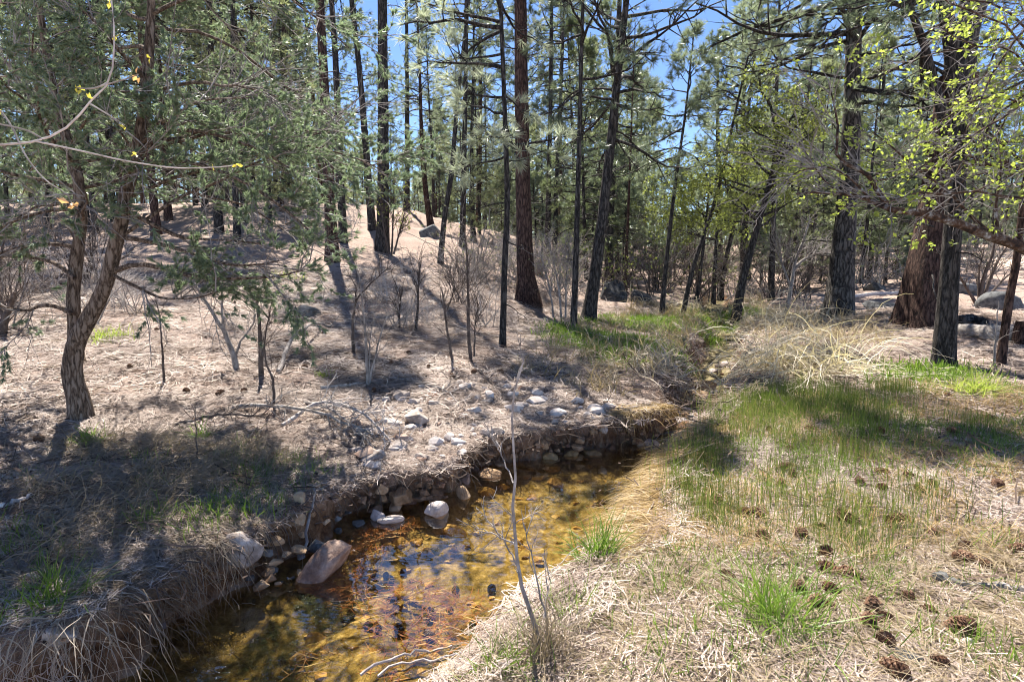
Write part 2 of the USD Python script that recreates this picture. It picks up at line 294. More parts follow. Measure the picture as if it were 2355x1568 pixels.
# ground: zone.r = green, zone.g = creek bed, zone.b = cut bank soil, dirt = bare clearing
n = {'g': ('geometry', {}), 'z': ('attribute', {'attribute': 'zone'}), 's': ('separate_color', {}), 'zd': ('attribute', {'attribute': 'dirt'}),
     'n1': ('noise_texture', {'scale': .9, 'detail': 6.0, 'roughness': .7}), 'n2': ('noise_texture', {'scale': 38.0, 'detail': 4.0, 'roughness': .7}), 'n3': ('noise_texture', {'scale': 11.0, 'detail': 5.0, 'roughness': .7}),
     'mp': ('mapping', {'scale': (70, 16, 30), 'rotation': (0, 0, .5)}), 'nw': ('noise_texture', {'scale': 1.0, 'detail': 3.0, 'distortion': 1.2}),
     'r1': ('rgb_ramp', {'ramp': [(.3, (.09, .058, .042)), (.45, (.24, .172, .135)), (.6, (.43, .33, .275)), (.78, (.58, .48, .41))]}),
     'a1': ('math', {'math_type': 'multiply_add', 'value2': .45}), 'a2': ('math', {'math_type': 'multiply_add', 'value2': .35}), 'a3': ('math', {'math_type': 'multiply'}),
     'rg': ('rgb_ramp', {'ramp': [(.3, (.10, .11, .035)), (.55, (.22, .22, .08)), (.75, (.40, .36, .18))]}),
     'rb': ('rgb_ramp', {'ramp': [(.28, (.03, .023, .012)), (.43, (.115, .09, .042)), (.57, (.25, .205, .105)), (.72, (.47, .41, .28))]}),
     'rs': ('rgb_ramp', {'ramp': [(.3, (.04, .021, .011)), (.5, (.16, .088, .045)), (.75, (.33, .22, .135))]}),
     'rd': ('rgb_ramp', {'ramp': [(.3, (.42, .31, .24)), (.7, (.58, .46, .37))]}),
     'mg': ('mix_color', {}), 'mb': ('mix_color', {}), 'ms': ('mix_color', {}), 'md': ('mix_color', {}),
     'hh': ('math', {'math_type': 'add'}), 'b': ('bump', {'strength': .7, 'distance': .02}), 'p': ('principled_bsdf', {'roughness': .95, 'specular_ior_level': .15})}
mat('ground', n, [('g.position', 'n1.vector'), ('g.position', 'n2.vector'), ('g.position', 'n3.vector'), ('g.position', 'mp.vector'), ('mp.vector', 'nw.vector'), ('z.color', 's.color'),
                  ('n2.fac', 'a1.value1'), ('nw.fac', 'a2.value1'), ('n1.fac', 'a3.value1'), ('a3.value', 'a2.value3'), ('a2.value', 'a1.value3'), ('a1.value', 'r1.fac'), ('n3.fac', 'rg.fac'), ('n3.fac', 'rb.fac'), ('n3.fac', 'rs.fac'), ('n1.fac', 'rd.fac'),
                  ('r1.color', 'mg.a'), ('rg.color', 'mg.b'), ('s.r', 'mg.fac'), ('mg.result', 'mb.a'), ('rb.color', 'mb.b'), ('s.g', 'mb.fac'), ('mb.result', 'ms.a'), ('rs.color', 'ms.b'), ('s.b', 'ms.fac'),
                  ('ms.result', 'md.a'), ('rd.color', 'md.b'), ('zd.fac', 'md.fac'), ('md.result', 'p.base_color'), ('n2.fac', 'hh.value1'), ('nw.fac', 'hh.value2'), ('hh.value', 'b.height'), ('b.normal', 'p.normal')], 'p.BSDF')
stage.GetPrimAtPath(LK + 'ground/a3').GetAttribute('inputs:value2').Set(.35) if stage.GetPrimAtPath(LK + 'ground/a3').GetAttribute('inputs:value2') else UsdShade.Shader(stage.GetPrimAtPath(LK + 'ground/a3')).CreateInput('value2', Sdf.ValueTypeNames.Float).Set(.2)
mat('water', {'g': ('geometry', {}), 'm': ('mapping', {'scale': (5, 9, 5)}), 't': ('noise_texture', {'scale': 1.0, 'detail': 2.0}), 'b': ('bump', {'strength': .12, 'distance': .02}), 'fr': ('fresnel', {'IOR': 1.33}),
              'fm': ('math', {'math_type': 'multiply', 'value2': 3.0, 'use_clamp': True}), 'tr': ('transparent_bsdf', {'color': (.90, .79, .52)}), 'gl': ('glossy_bsdf', {'color': (1, 1, 1), 'roughness': .02}), 'x': ('mix_closure', {})},
    [('g.position', 'm.vector'), ('m.vector', 't.vector'), ('t.fac', 'b.height'), ('b.normal', 'gl.normal'), ('fr.fac', 'fm.value1'), ('fm.value', 'x.fac'), ('tr.BSDF', 'x.closure1'), ('gl.BSDF', 'x.closure2')], 'x.closure')

# ---------------------------------------------------------------- ground and water
def blob(x, y, c, r):
    return np.clip(1.6 - 1.6 * np.hypot((x - c[0]) / r[0], (y - c[1]) / r[1]), 0, 1)
px, py = GX.ravel(), GY.ravel()
p3 = np.stack([px, py, 0 * px], -1)
nz = fbm(p3 * 1.1, 4, 31)
def green_zone(x, y, nz):
    g = np.zeros_like(x)
    for (u, v), r, s in [((1450, 775), (2.6, 2.6), 1.0), ((1650, 728), (2.5, 2.2), .9), ((1900, 960), (1.7, 1.2), .75), ((1800, 1060), (.9, .9), .45), ((2050, 1080), (1.2, .9), .4), ((2060, 880), (1.0, .8), .8), ((300, 1060), (1.4, .8), .35), ((60, 1100), (.9, .7), .5)]:
        c = hit(u, v, base)
        g = np.maximum(g, s * blob(x, y, c, r))
    return np.clip(g * np.clip(nz * 3.2 - .7, 0, 1), 0, 1)
zg = green_zone(px, py, nz)
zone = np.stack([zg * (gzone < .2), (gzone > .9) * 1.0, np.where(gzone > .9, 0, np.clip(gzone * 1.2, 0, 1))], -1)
c = hit(2330, 612, base); dirt = blob(px, py, (c[0] + 5, c[1] + 3), (10, 9))
i, j = np.meshgrid(np.arange(len(gx) - 1), np.arange(len(gy) - 1), indexing='ij'); ny = len(gy)
q = np.stack([i * ny + j, (i + 1) * ny + j, (i + 1) * ny + j + 1, i * ny + j + 1], -1).reshape(-1, 4)
gv = np.stack([px, py, gz], -1)
cut = (gzone > .2) & (gzone < .9)                         # ragged cut banks
jit = np.stack([fbm(gv * 11, 3, 40 + k) - .5 for k in range(3)], -1)
gv[cut] += jit[cut] * [.11, .11, .06]
nr = (px > -6) & (px < 4) & (py > 0) & (py < 8) & (gzone > .2); ni = np.nonzero(nr)[0]; qq = shapely.points(px[ni], py[ni])
left = shapely.distance(LLEFT, qq) < shapely.distance(LRIGHT, qq)
ni, qq = ni[left], qq[left]; dT_, dW_ = shapely.distance(Tb, qq), shapely.distance(Wb, qq); inW_ = gzone[ni] > .9
sT = shapely.line_interpolate_point(LLEFT, shapely.line_locate_point(LLEFT, qq)); out_ = unit(np.array([[p.x, p.y] for p in sT]) - np.c_[px[ni], py[ni]])
S_ = .05 + .26 * np.clip(fbm(np.c_[px[ni], py[ni], 0 * px[ni]] * 3.5, 3, 77) - .2, 0, 1)
S_ *= np.where(inW_, np.clip(1 - dW_ / .4, 0, 1), np.clip(1.5 * dT_ / (dT_ + dW_ + 1e-6), 0, 1)); S_ = np.minimum(S_, .3)
gv[ni, :2] += out_ * S_[:, None]
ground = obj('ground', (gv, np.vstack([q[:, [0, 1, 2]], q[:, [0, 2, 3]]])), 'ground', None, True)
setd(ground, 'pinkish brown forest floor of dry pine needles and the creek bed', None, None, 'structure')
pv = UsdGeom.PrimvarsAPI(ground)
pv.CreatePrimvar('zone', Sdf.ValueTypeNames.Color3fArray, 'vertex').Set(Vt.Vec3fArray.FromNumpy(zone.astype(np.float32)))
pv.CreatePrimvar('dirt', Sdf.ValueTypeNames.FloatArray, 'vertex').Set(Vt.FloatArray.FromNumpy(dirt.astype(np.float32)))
wx, wy = np.meshgrid(np.arange(-7, 3.2, .12), np.arange(-.4, 7.0, .12), indexing='ij')
ok = shapely.intersects(W.buffer(.3), shapely.box(wx, wy, wx + .12, wy + .12))
a, b2 = wx[ok], wy[ok]
wv = np.stack([np.stack([a, b2], -1), np.stack([a + .12, b2], -1), np.stack([a + .12, b2 + .12], -1), np.stack([a, b2 + .12], -1)], 1)
wm = trimesh.Trimesh(np.concatenate([wv, np.full(wv.shape[:2] + (1,), ZW)], -1).reshape(-1, 3), (np.arange(len(a))[:, None, None] * 4 + np.array([[0, 1, 2], [0, 2, 3]])).reshape(-1, 3)); wm.merge_vertices()
setd(obj('creek_water', wm, 'water'), 'shallow amber creek water reflecting trunks and sky', None, None, 'structure')

# ================================================================ TREES
def trunk_mesh(path, r0, r1, sides=10, n=24, flare=.35, rough=.06, seed=0, pw=.8):
    P = spline(path, n); L = np.r_[0, np.cumsum(np.linalg.norm(np.diff(P, axis=0), axis=1))]; t = L / L[-1]
    R = r0 + (r1 - r0) * t ** pw
    R = R * (1 + flare * np.exp(-L / (r0 * 2.2)))
    v, f = tubes(P[None], R[None], sides)
    V = v.reshape(n, sides, 3); k = np.arange(sides) * 2 * np.pi / sides
    off = noise(np.stack([np.cos(k)[None] * 1.7 + 0 * L[:, None], np.sin(k)[None] * 1.7 + 0 * L[:, None], (L[:, None] / (r0 * 5)) + 0 * k[None]], -1), seed) - .5
    lob = np.exp(-L / (r0 * 2.5))[:, None] * .8 * (noise(np.stack([np.cos(k) * 1.4, np.sin(k) * 1.4, 0 * k], -1), seed + 7) - .45)[None]
    V = P[:, None] + (V - P[:, None]) * (1 + rough * 3 * off + lob)[..., None]
    return V.reshape(-1, 3), f
def crown(rng, path, r0, h0, h1, n_limb, reach, k_tuft=15, nl=.18, nw=.013, subs=6, tufts=4, droop=-.03, sides=4, dead=6, shape=.6, th1=1.15):
    """limbs between heights h0 and h1 up the path (metres along z above the base); returns (branches, needles)."""
    P = spline(path, 60); hz = P[:, 2] - P[0, 2]
    t = rng.uniform(0, 1, n_limb) ** .9; h = h0 + (h1 - h0) * t
    S = np.stack([np.interp(h, hz, P[:, k]) for k in range(3)], -1)
    az = rng.uniform(0, 2 * np.pi, n_limb) + np.arange(n_limb) * 2.4
    prof = np.where(t < .3, .65 + 1.15 * t, (1 - ((t - .3) / .7) ** 1.6) * 1.0)
    L = reach * np.clip(prof, .18, 1) * rng.uniform(.6, 1.15, n_limb)
    el = -.25 + 1.05 * t + rng.normal(0, .18, n_limb)
    D = np.stack([np.cos(az) * np.cos(el), np.sin(az) * np.cos(el), np.sin(el)], -1)
    A = grow(rng, S, D, L, 8, .13, (0, 0, droop)); A[:, -2:, 2] += .03 * L[:, None]
    rl = np.clip(.017 * L + .006, .008, .09)
    parts = []; limbs = [tubes(A[i:i + 1], taper(1, 8, rl[i], rl[i] * .25), sides) for i in range(n_limb)]
    S2, D2, par, tt = spawn(rng, A, subs, .3, .97, .5, 1.1, .5)
    L2 = L[par] * (1.05 - tt) * rng.uniform(.35, .75, len(par)) + .15
    B = grow(rng, S2, D2, L2, 5, .16, (0, 0, .05))
    parts.append(tubes(B, taper(len(B), 5, np.clip(rl[par] * .4, .004, .03), .003), 3, False))
    TP, TA = [], []
    for Q in (A, B):
        i1 = unit(Q[:, -1] - Q[:, -2]); TP.append(Q[:, -1]); TA.append(i1)
    if tufts > 1:
        S3, D3, _, _ = spawn(rng, B, tufts - 1, .35, .95, .3, .9, .2)
        TP.append(S3 + D3 * nl * .5); TA.append(unit(D3 + [0, 0, .25]))
    TP, TA = np.vstack(TP), np.vstack(TA)
    if dead:
        hd = rng.uniform(h0 * .25, h0 * 1.0, dead); Sd = np.stack([np.interp(hd, hz, P[:, k]) for k in range(3)], -1); a = rng.uniform(0, 2 * np.pi, dead)
        Dd = np.stack([np.cos(a), np.sin(a), rng.normal(0, .25, dead)], -1); Ld = reach * rng.uniform(.15, .6, dead)
        E = grow(rng, Sd, Dd, Ld, 6, .18, (0, 0, -.03)); parts.append(tubes(E, taper(dead, 6, .011 + .006 * Ld, .003), 3, False))
        s4, d4, p4, _ = spawn(rng, E, 3, .3, .95, .5, 1.1); F = grow(rng, s4, d4, Ld[p4] * .4, 4, .25); parts.append(tubes(F, taper(len(F), 4, .006, .002), 3, False))
    nd = needles(rng, TP, TA, k_tuft, nl, nw, .15, th1)
    return limbs, join(parts), nd
def px_path(pts, y, H_total, lean=0.0):
    """trunk path from pixels at depth y (lean: metres further away per metre up), extended to the given height."""
    b = G(*pts[0]) if y is None else None
    y0 = b[1] if y is None else y
    P = [b if b is not None else at_y(*pts[0], y0)]
    for u, v in pts[1:]: P.append(at_y(u, v, y0 + lean * (P[0][2] * 0 + (at_y(u, v, y0)[2] - P[0][2]))))
    P = np.array(P); top = P[0, 2] + H_total
    if P[-1, 2] < top:
        d = unit(P[-1] - P[-2]) * .6 + unit(P[-1] - P[0]) * .4; d = d / d[2]; d[:2] *= .7
        k = 3
        P = np.vstack([P] + [P[-1] + d * (top - P[-1, 2]) * (i + 1) / k for i in range(k)])
    P[0, 2] -= .12
    return P
def pine(seed, label, pts, width, height, h0, reach, n_limb=40, bark='bark_dark', y=None, needle='needle', name='pine_tree', flare=.3, tip=.2, nosub=None, sides=10, **kw):
    rng = np.random.default_rng(seed)
    path = px_path(pts, y, height); yb = path[0, 1]
    r0 = width * yb / FPX / 2
    b = path[0] + [0, 0, .12]
    t = thing(name, label, 'pine tree', b)
    obj('trunk', trunk_mesh(path, r0, r0 * tip, sides, 30, flare, seed=seed), bark, t, True, b)
    lb, br, nd = crown(rng, path, r0, h0, height * .99, n_limb, reach, **kw)
    for l in lb: obj('limb', l, 'bark_dark', t, True, b)
    obj('branches', br, 'bark_dark', t, True, b, 'stuff'); obj('needles', nd, needle, t, False, b, 'stuff')
    return t, path
pine(1, 'tall dark reddish pine leaning slightly left beside the juniper foliage', [(765, 602), (755, 400), (743, 150), (735, 0)], 28, 19, 9.5, 2.6, 66, 'bark_red')
pine(2, 'slim pine just right of the tall reddish pine on the slope', [(790, 560), (782, 400), (772, 150), (762, 0)], 19, 18, 8, 2.2, 36)
pine(3, 'slim straight pine leaning left, between two thicker pines on the slope', [(856, 530), (838, 300), (822, 120), (808, 0)], 18, 20, 9, 2.3, 36)
pine(4, 'thick dark pine with a leafy green shrub at its foot', [(880, 575), (881, 400), (880, 150), (879, 0)], 30, 22, 9.5, 3.0, 54)
pine(5, 'thin pine in shade on the crest right of the thick dark pine', [(935, 485), (936, 300), (935, 80), (934, 0)], 14, 19, 6, 2.4, 28)
pine(6, 'small dark pine with reddish lower trunk above the grey boulder', [(992, 525), (975, 400), (968, 280), (966, 200)], 15, 12, 3.5, 2.0, 46, 'bark_red')
pine(7, 'crooked slim pine leaning right in front of the grey boulder', [(1012, 607), (1022, 500), (1038, 400), (1046, 300), (1062, 140), (1078, 0)], 14, 14, 7.5, 1.9, 24)
pine(8, 'slim straight pine behind the crooked leaning pine', [(1063, 568), (1066, 400), (1070, 200), (1072, 0)], 15, 18, 6.5, 2.2, 30)
pine(9, 'young slender pine with drooping pale needle tufts above the left bank', [(1155, 797), (1160, 620), (1166, 450), (1163, 330), (1158, 200), (1153, 60), (1150, 0)], 17, 9.5, 3.2, 1.7, 46, 'bark_dark', needle='needle_pale', k_tuft=26, nl=.2, nw=.009, subs=5, tufts=3, tip=.25)
pine(10, 'thickest reddish barked pine with flared roots in the middle of the slope', [(1213, 695), (1206, 560), (1200, 300), (1196, 0)], 40, 22, 6.5, 2.6, 69, 'bark_red', flare=.75, sides=16)
pine(11, 'slim dark pine right behind the thickest reddish pine', [(1257, 612), (1262, 400), (1266, 200), (1268, 0)], 14, 19, 7.0, 2.2, 28)
pine(12, 'slim pine with shaded trunk, twin of the slim dark pine', [(1275, 606), (1280, 400), (1290, 200), (1297, 0)], 13, 19, 7.5, 2.2, 28)
pine(13, 'straight black trunked pine at the foot of the slope', [(1318, 757), (1325, 560), (1332, 300), (1340, 0)], 17, 9.6, 4.6, 1.7, 24)
pine(14, 'big dark pine leaning right with long bare limbs reaching right', [(1350, 737), (1372, 600), (1392, 440), (1412, 250), (1440, 0)], 32, 10.8, 4.0, 2.8, 60, nw=.009, dead=14)
pine(15, 'dark trunked pine directly behind the leaning pine', [(1400, 655), (1402, 520), (1408, 400), (1415, 250)], 21, 17, 7, 2.5, 28)
pine(16, 'thin black pine leaning right on the grassy flat', [(1520, 728), (1532, 600), (1553, 420), (1578, 240)], 13, 7.6, 4.0, 1.3, 26)
pine(17, 'thin reddish pine among the boulders on the flat', [(1437, 665), (1441, 560), (1446, 440)], 9, 9, 4.4, 1.5, 28, 'bark_red')
pine(18, 'thin dark pine leaning far right beside the grassy flat', [(1570, 722), (1592, 620), (1622, 530), (1650, 440)], 12, 9, 3.8, 1.5, 28)
pine(24, 'large pine with deeply furrowed grey bark behind the dry grass clump', [(1932, 725), (1938, 600), (1950, 420), (1958, 250), (1965, 0)], 54, 14, 4.6, 3.8, 70, 'bark_grey', flare=.4, sides=18, k_tuft=18, nw=.009)

# prototypes for the trees further off, then their copies
def far_pine(seed, height, h0, reach, n_limb, r0, bark, needle, lean):
    rng = np.random.default_rng(seed)
    path = np.array([[0, 0, -.4], [lean * .2, .1, height * .3], [lean * .6, 0, height * .65], [lean, 0, height]])
    t = thing('distant_pine', 'x', 'pine tree')
    obj('trunk', trunk_mesh(path, r0, r0 * .15, 7, 16, .3, seed=seed), bark, t, True)
    lb, br, nd = crown(rng, path, r0, h0, height * .99, n_limb, reach, k_tuft=10, nl=.26, nw=.028, subs=5, tufts=4, sides=3, dead=4)
    obj('branches', join(lb + [br]), 'bark_dark', t, True, kind='stuff'); obj('needles', nd, needle, t, False, kind='stuff')
    return t
protos = [far_pine(101, 15, 3.5, 2.6, 62, .15, 'bark_dark', 'needle', .5), far_pine(102, 19, 7, 2.8, 59, .17, 'bark_red', 'needle', -.4), far_pine(103, 12, 2.0, 2.5, 62, .12, 'bark_dark', 'needle_yellow', .2),
          far_pine(104, 17, 5, 2.4, 59, .14, 'bark_dark', 'needle_yellow', -.8), far_pine(105, 8, .9, 1.9, 54, .09, 'bark_dark', 'needle', .15)]
rng = np.random.default_rng(77)
spots = []
def ok_spot(p, dmin): return all((p[0] - q[0]) ** 2 + (p[1] - q[1]) ** 2 > dmin ** 2 for q in spots)
def scatter(n, ur, yr, dmin, pick, tall=1.0, label='', group=''):
    k = tries = 0
    while k < n and tries < 4000:
        tries += 1
        u = rng.uniform(*ur); y = math.exp(rng.uniform(math.log(yr[0]), math.log(yr[1])))
        x = (u - 1177) / FPX / cP * y
        if not ok_spot((x, y), dmin): continue
        if 1500 < u < 1690 and y > 22 and rng.random() < .5: continue
        spots.append((x, y)); k += 1
        pi = pick[rng.integers(len(pick))]; s = tall * rng.uniform(.8, 1.2)
        if 1500 < u < 1690: s *= .45
        z = float(H(x, y))
        loc, rot, sc = (x, y, z), (rng.normal(0, 1.5), rng.normal(0, 1.5), rng.uniform(0, 360)), (s, s, s)
        P = protos[pi]; lab = TADJ[pi] + ' ' + label; grp = group + ', ' + TADJ[pi]
        if pi not in seen:
            seen.add(pi)
            for op, val in zip(UsdGeom.Xformable(P).GetOrderedXformOps(), (Gf.Vec3d(*loc), Gf.Vec3f(*rot), Gf.Vec3f(*sc))): op.Set(val)
            setd(P, lab, None, grp)
        else: dup(P, lab, loc, rot, sc, grp)
TADJ = ['mid sized dark trunked', 'tall reddish trunked', 'bushy yellow green', 'slender leaning yellowish', 'small low branched']
seen = set()
scatter(34, (-150, 700), (20, 36), 2.0, [0, 1, 3, 2], 1.0, 'distant pine on the slope behind the twin stemmed juniper', 'pines behind the juniper')
scatter(40, (150, 1300), (37, 75), 2.2, [0, 1, 3], 1.0, 'distant pine on or beyond the crest of the slope', 'pines beyond the crest')
scatter(22, (1080, 1560), (27, 70), 2.2, [0, 2, 3, 4], .95, 'distant pine in the valley beyond the thickest reddish pine', 'pines in the valley beyond the slope')
scatter(46, (1560, 2100), (24, 70), 2.2, [0, 2, 3, 4, 4], .95, 'distant pine in the dense stand behind the grassy flat', 'pines behind the grassy flat')
scatter(30, (1330, 2130), (21, 40), 1.5, [4, 4, 2], .72, 'young pine in the understory behind the boulders and the grassy flat', 'young pines behind the grassy flat')
scatter(14, (1060, 1500), (27, 45), 1.6, [4, 2], .6, 'young pine low on the far side of the slope', 'young pines beyond the slope')
scatter(26, (2060, 2700), (46, 90), 2.4, [0, 2, 3], 1.0, 'distant pine beyond the bare dirt clearing', 'pines beyond the dirt clearing')
scatter(40, (-300, 2600), (75, 130), 3.0, [0, 1, 2, 3], 1.15, 'far pine standing at the back of the forest', 'far pines at the back')

# ---------------------------------------------------------------- the trees at the right
def fork_pine():
    rng = np.random.default_rng(25); base_p = G(2128, 742); y = base_p[1]
    P = np.array([base_p - [0, 0, .15]] + [at_y(u, v, y) for u, v in [(2136, 660), (2150, 560), (2168, 430), (2186, 300), (2203, 175)]])
    r0 = 98 * y / FPX / 2
    t = thing('forked_pine', 'huge dark pine with reddish plated base and flared roots, forking near the top', 'pine tree', base_p)
    obj('trunk', trunk_mesh(P, r0, r0 * .72, 26, 40, .42, .07, 3), 'bark_red', t, True, base_p)
    F1 = np.array([P[-1] - [0, 0, .35]] + [at_y(u, v, y) for u, v in [(2216, 90), (2244, 0), (2262, -90), (2285, -500)]])
    F2 = np.array([P[-1] - [.05, 0, .35]] + [at_y(u, v, y - .15) for u, v in [(2184, 90), (2170, 0), (2160, -90), (2140, -350)]])
    F3 = np.array([at_y(2180, 330, y - .1)] + [at_y(u, v, y - .3) for u, v in [(2158, 230), (2126, 110), (2098, 35), (2060, -80)]])
    for F, a, b in ((F1, 62, 16), (F2, 38, 10), (F3, 26, 8)): obj('fork', trunk_mesh(F, a * y / FPX / 2, b * y / FPX / 2, 16, 24, .1, .05, 4), 'bark_dark', t, True, base_p)
    B = [], []
    for F, n in ((F1, 26), (F2, 22), (F3, 22)):
        lb, br, nd = crown(rng, F, .1, (F[-1][2] - F[0][2]) * .42, F[-1][2] - F[0][2], n, 2.4, k_tuft=16, nw=.009, dead=0)
        for l in lb: obj('limb', l, 'bark_dark', t, True, base_p)
        B[0].append(br); B[1].append(nd)
    dl = at_y(2152, 545, y - .3); S = np.repeat(dl[None], 5, 0) + rng.normal(0, .5, (5, 3)) * [.1, .1, 1.6]
    E = grow(rng, S, unit(rng.normal(0, 1, (5, 3)) + [-1.2, -.6, -.1]), rng.uniform(.8, 2.0, 5), 7, .2)
    s4, d4, p4, _ = spawn(rng, E, 5, .3, .95, .5, 1.1); F = grow(rng, s4, d4, rng.uniform(.2, .6, len(s4)), 4, .25)
    for e in E: obj('dead_limb', tubes(e[None], taper(1, 7, .02, .005)), 'bark_grey', t, True, base_p)
    B[0].append(tubes(F, taper(len(F), 4, .007, .002), 3, False))
    obj('branches', join(B[0]), 'bark_dark', t, True, base_p, 'stuff'); obj('needles', join(B[1]), 'needle', t, False, base_p, 'stuff')
fork_pine()
pine(26, 'slim black trunked pine standing in front of the huge forked pine', [(2166, 846), (2176, 720), (2186, 590), (2195, 470), (2204, 330), (2212, 180)], 44, 9, 5.0, 1.6, 26, 'bark_dark', flare=.15, tip=.45, sides=14, dead=5)
pine(21, 'thin dark pine behind the yellow green broadleaf tree', [(1772, 690), (1776, 560), (1779, 440), (1782, 300)], 15, 12, 4.0, 1.8, 40)
pine(22, 'thin dark pine leaning right in the thicket behind the grassy flat', [(1655, 692), (1668, 600), (1686, 520), (1700, 420)], 13, 12, 4.2, 1.7, 36)
pine(30, 'tall dense green pine rising against the blue sky right of the gap', [(1712, 640), (1710, 450), (1708, 250)], 20, 12.6, 2.5, 2.4, 80, needle='needle_yellow', y=24.0)
pine(31, 'second dense pine rising against the sky, shorter and left of the tall one', [(1655, 640), (1652, 450), (1650, 280)], 18, 10.2, 2.0, 2.0, 66, needle='needle', y=25.5)
def broadleaf(name, label, path, r0, r1, bark, leaf, n_limb, reach, h0, nl, lsize, seed, tw=6, cat='tree', up=.05, extra=None):
    rng = np.random.default_rng(seed); b = np.array(path[0]) + [0, 0, .1]
    t = thing(name, label, cat, b)
    obj('trunk', trunk_mesh(path, r0, r1, 10, 26, .25, .05, seed), bark, t, True, b)
    P = spline(path, 50); hz = P[:, 2] - P[0, 2]
    h = rng.uniform(h0, hz[-1], n_limb); S = np.stack([np.interp(h, hz, P[:, k]) for k in range(3)], -1)
    a = rng.uniform(0, 2 * np.pi, n_limb); D = np.stack([np.cos(a), np.sin(a), rng.uniform(.1, 1.0, n_limb)], -1)
    A = grow(rng, S, D, reach * rng.uniform(.5, 1.1, n_limb), 8, .16, (0, 0, up))
    for x in A: obj('limb', tubes(x[None], taper(1, 8, r0 * .3, .006)), bark, t, True, b)
    s, d, p, _ = spawn(rng, A, tw, .2, 1, .4, 1.1); B = grow(rng, s, d, reach * rng.uniform(.2, .5, len(s)), 5, .2, (0, 0, up))
    s, d, p, _ = spawn(rng, B, 4, .2, 1, .4, 1.1); C = grow(rng, s, d, reach * rng.uniform(.08, .25, len(s)), 4, .2)
    obj('branches', join([tubes(B, taper(len(B), 5, .008, .004), 3, False), tubes(C, taper(len(C), 4, .005, .002), 3, False)]), bark, t, True, b, 'stuff')
    i = rng.integers(0, len(C), nl); k = rng.integers(1, 4, nl)
    obj('leaves', leaves(rng, C[i, k] + rng.normal(0, .05, (nl, 3)), lsize), leaf, t, False, b, 'stuff')
    return t
q = G(1690, 750); broadleaf('leafy_tree', 'yellow green broadleaf tree leaning right behind the dry grass', np.array([q - [0, 0, .1]] + [at_y(u, v, q[1]) for u, v in [(1703, 665), (1730, 560), (1760, 455), (1784, 345), (1770, 240)]]), 24 * q[1] / FPX / 2, .03, 'bark_dark', 'leaf_olive', 26, 1.9, 2.6, 7000, .085, 20)
q = G(1640, 700); broadleaf('leafy_tree', 'slender yellow green broadleaf tree left of the larger leaning one', np.array([q - [0, 0, .1]] + [at_y(u, v, q[1]) for u, v in [(1644, 600), (1650, 500), (1660, 400)]]), .09, .03, 'bark_dark', 'leaf_olive', 22, 2.2, 2.2, 6000, .09, 19)
q = G(1600, 690); broadleaf('leafy_tree', 'thin broadleaf tree with olive leaves just right of the leaning thin pines', np.array([q - [0, 0, .1]] + [at_y(u, v, q[1]) for u, v in [(1612, 610), (1622, 520), (1630, 420)]]), .07, .02, 'bark_dark', 'leaf_olive', 18, 1.8, 1.8, 4000, .09, 18)

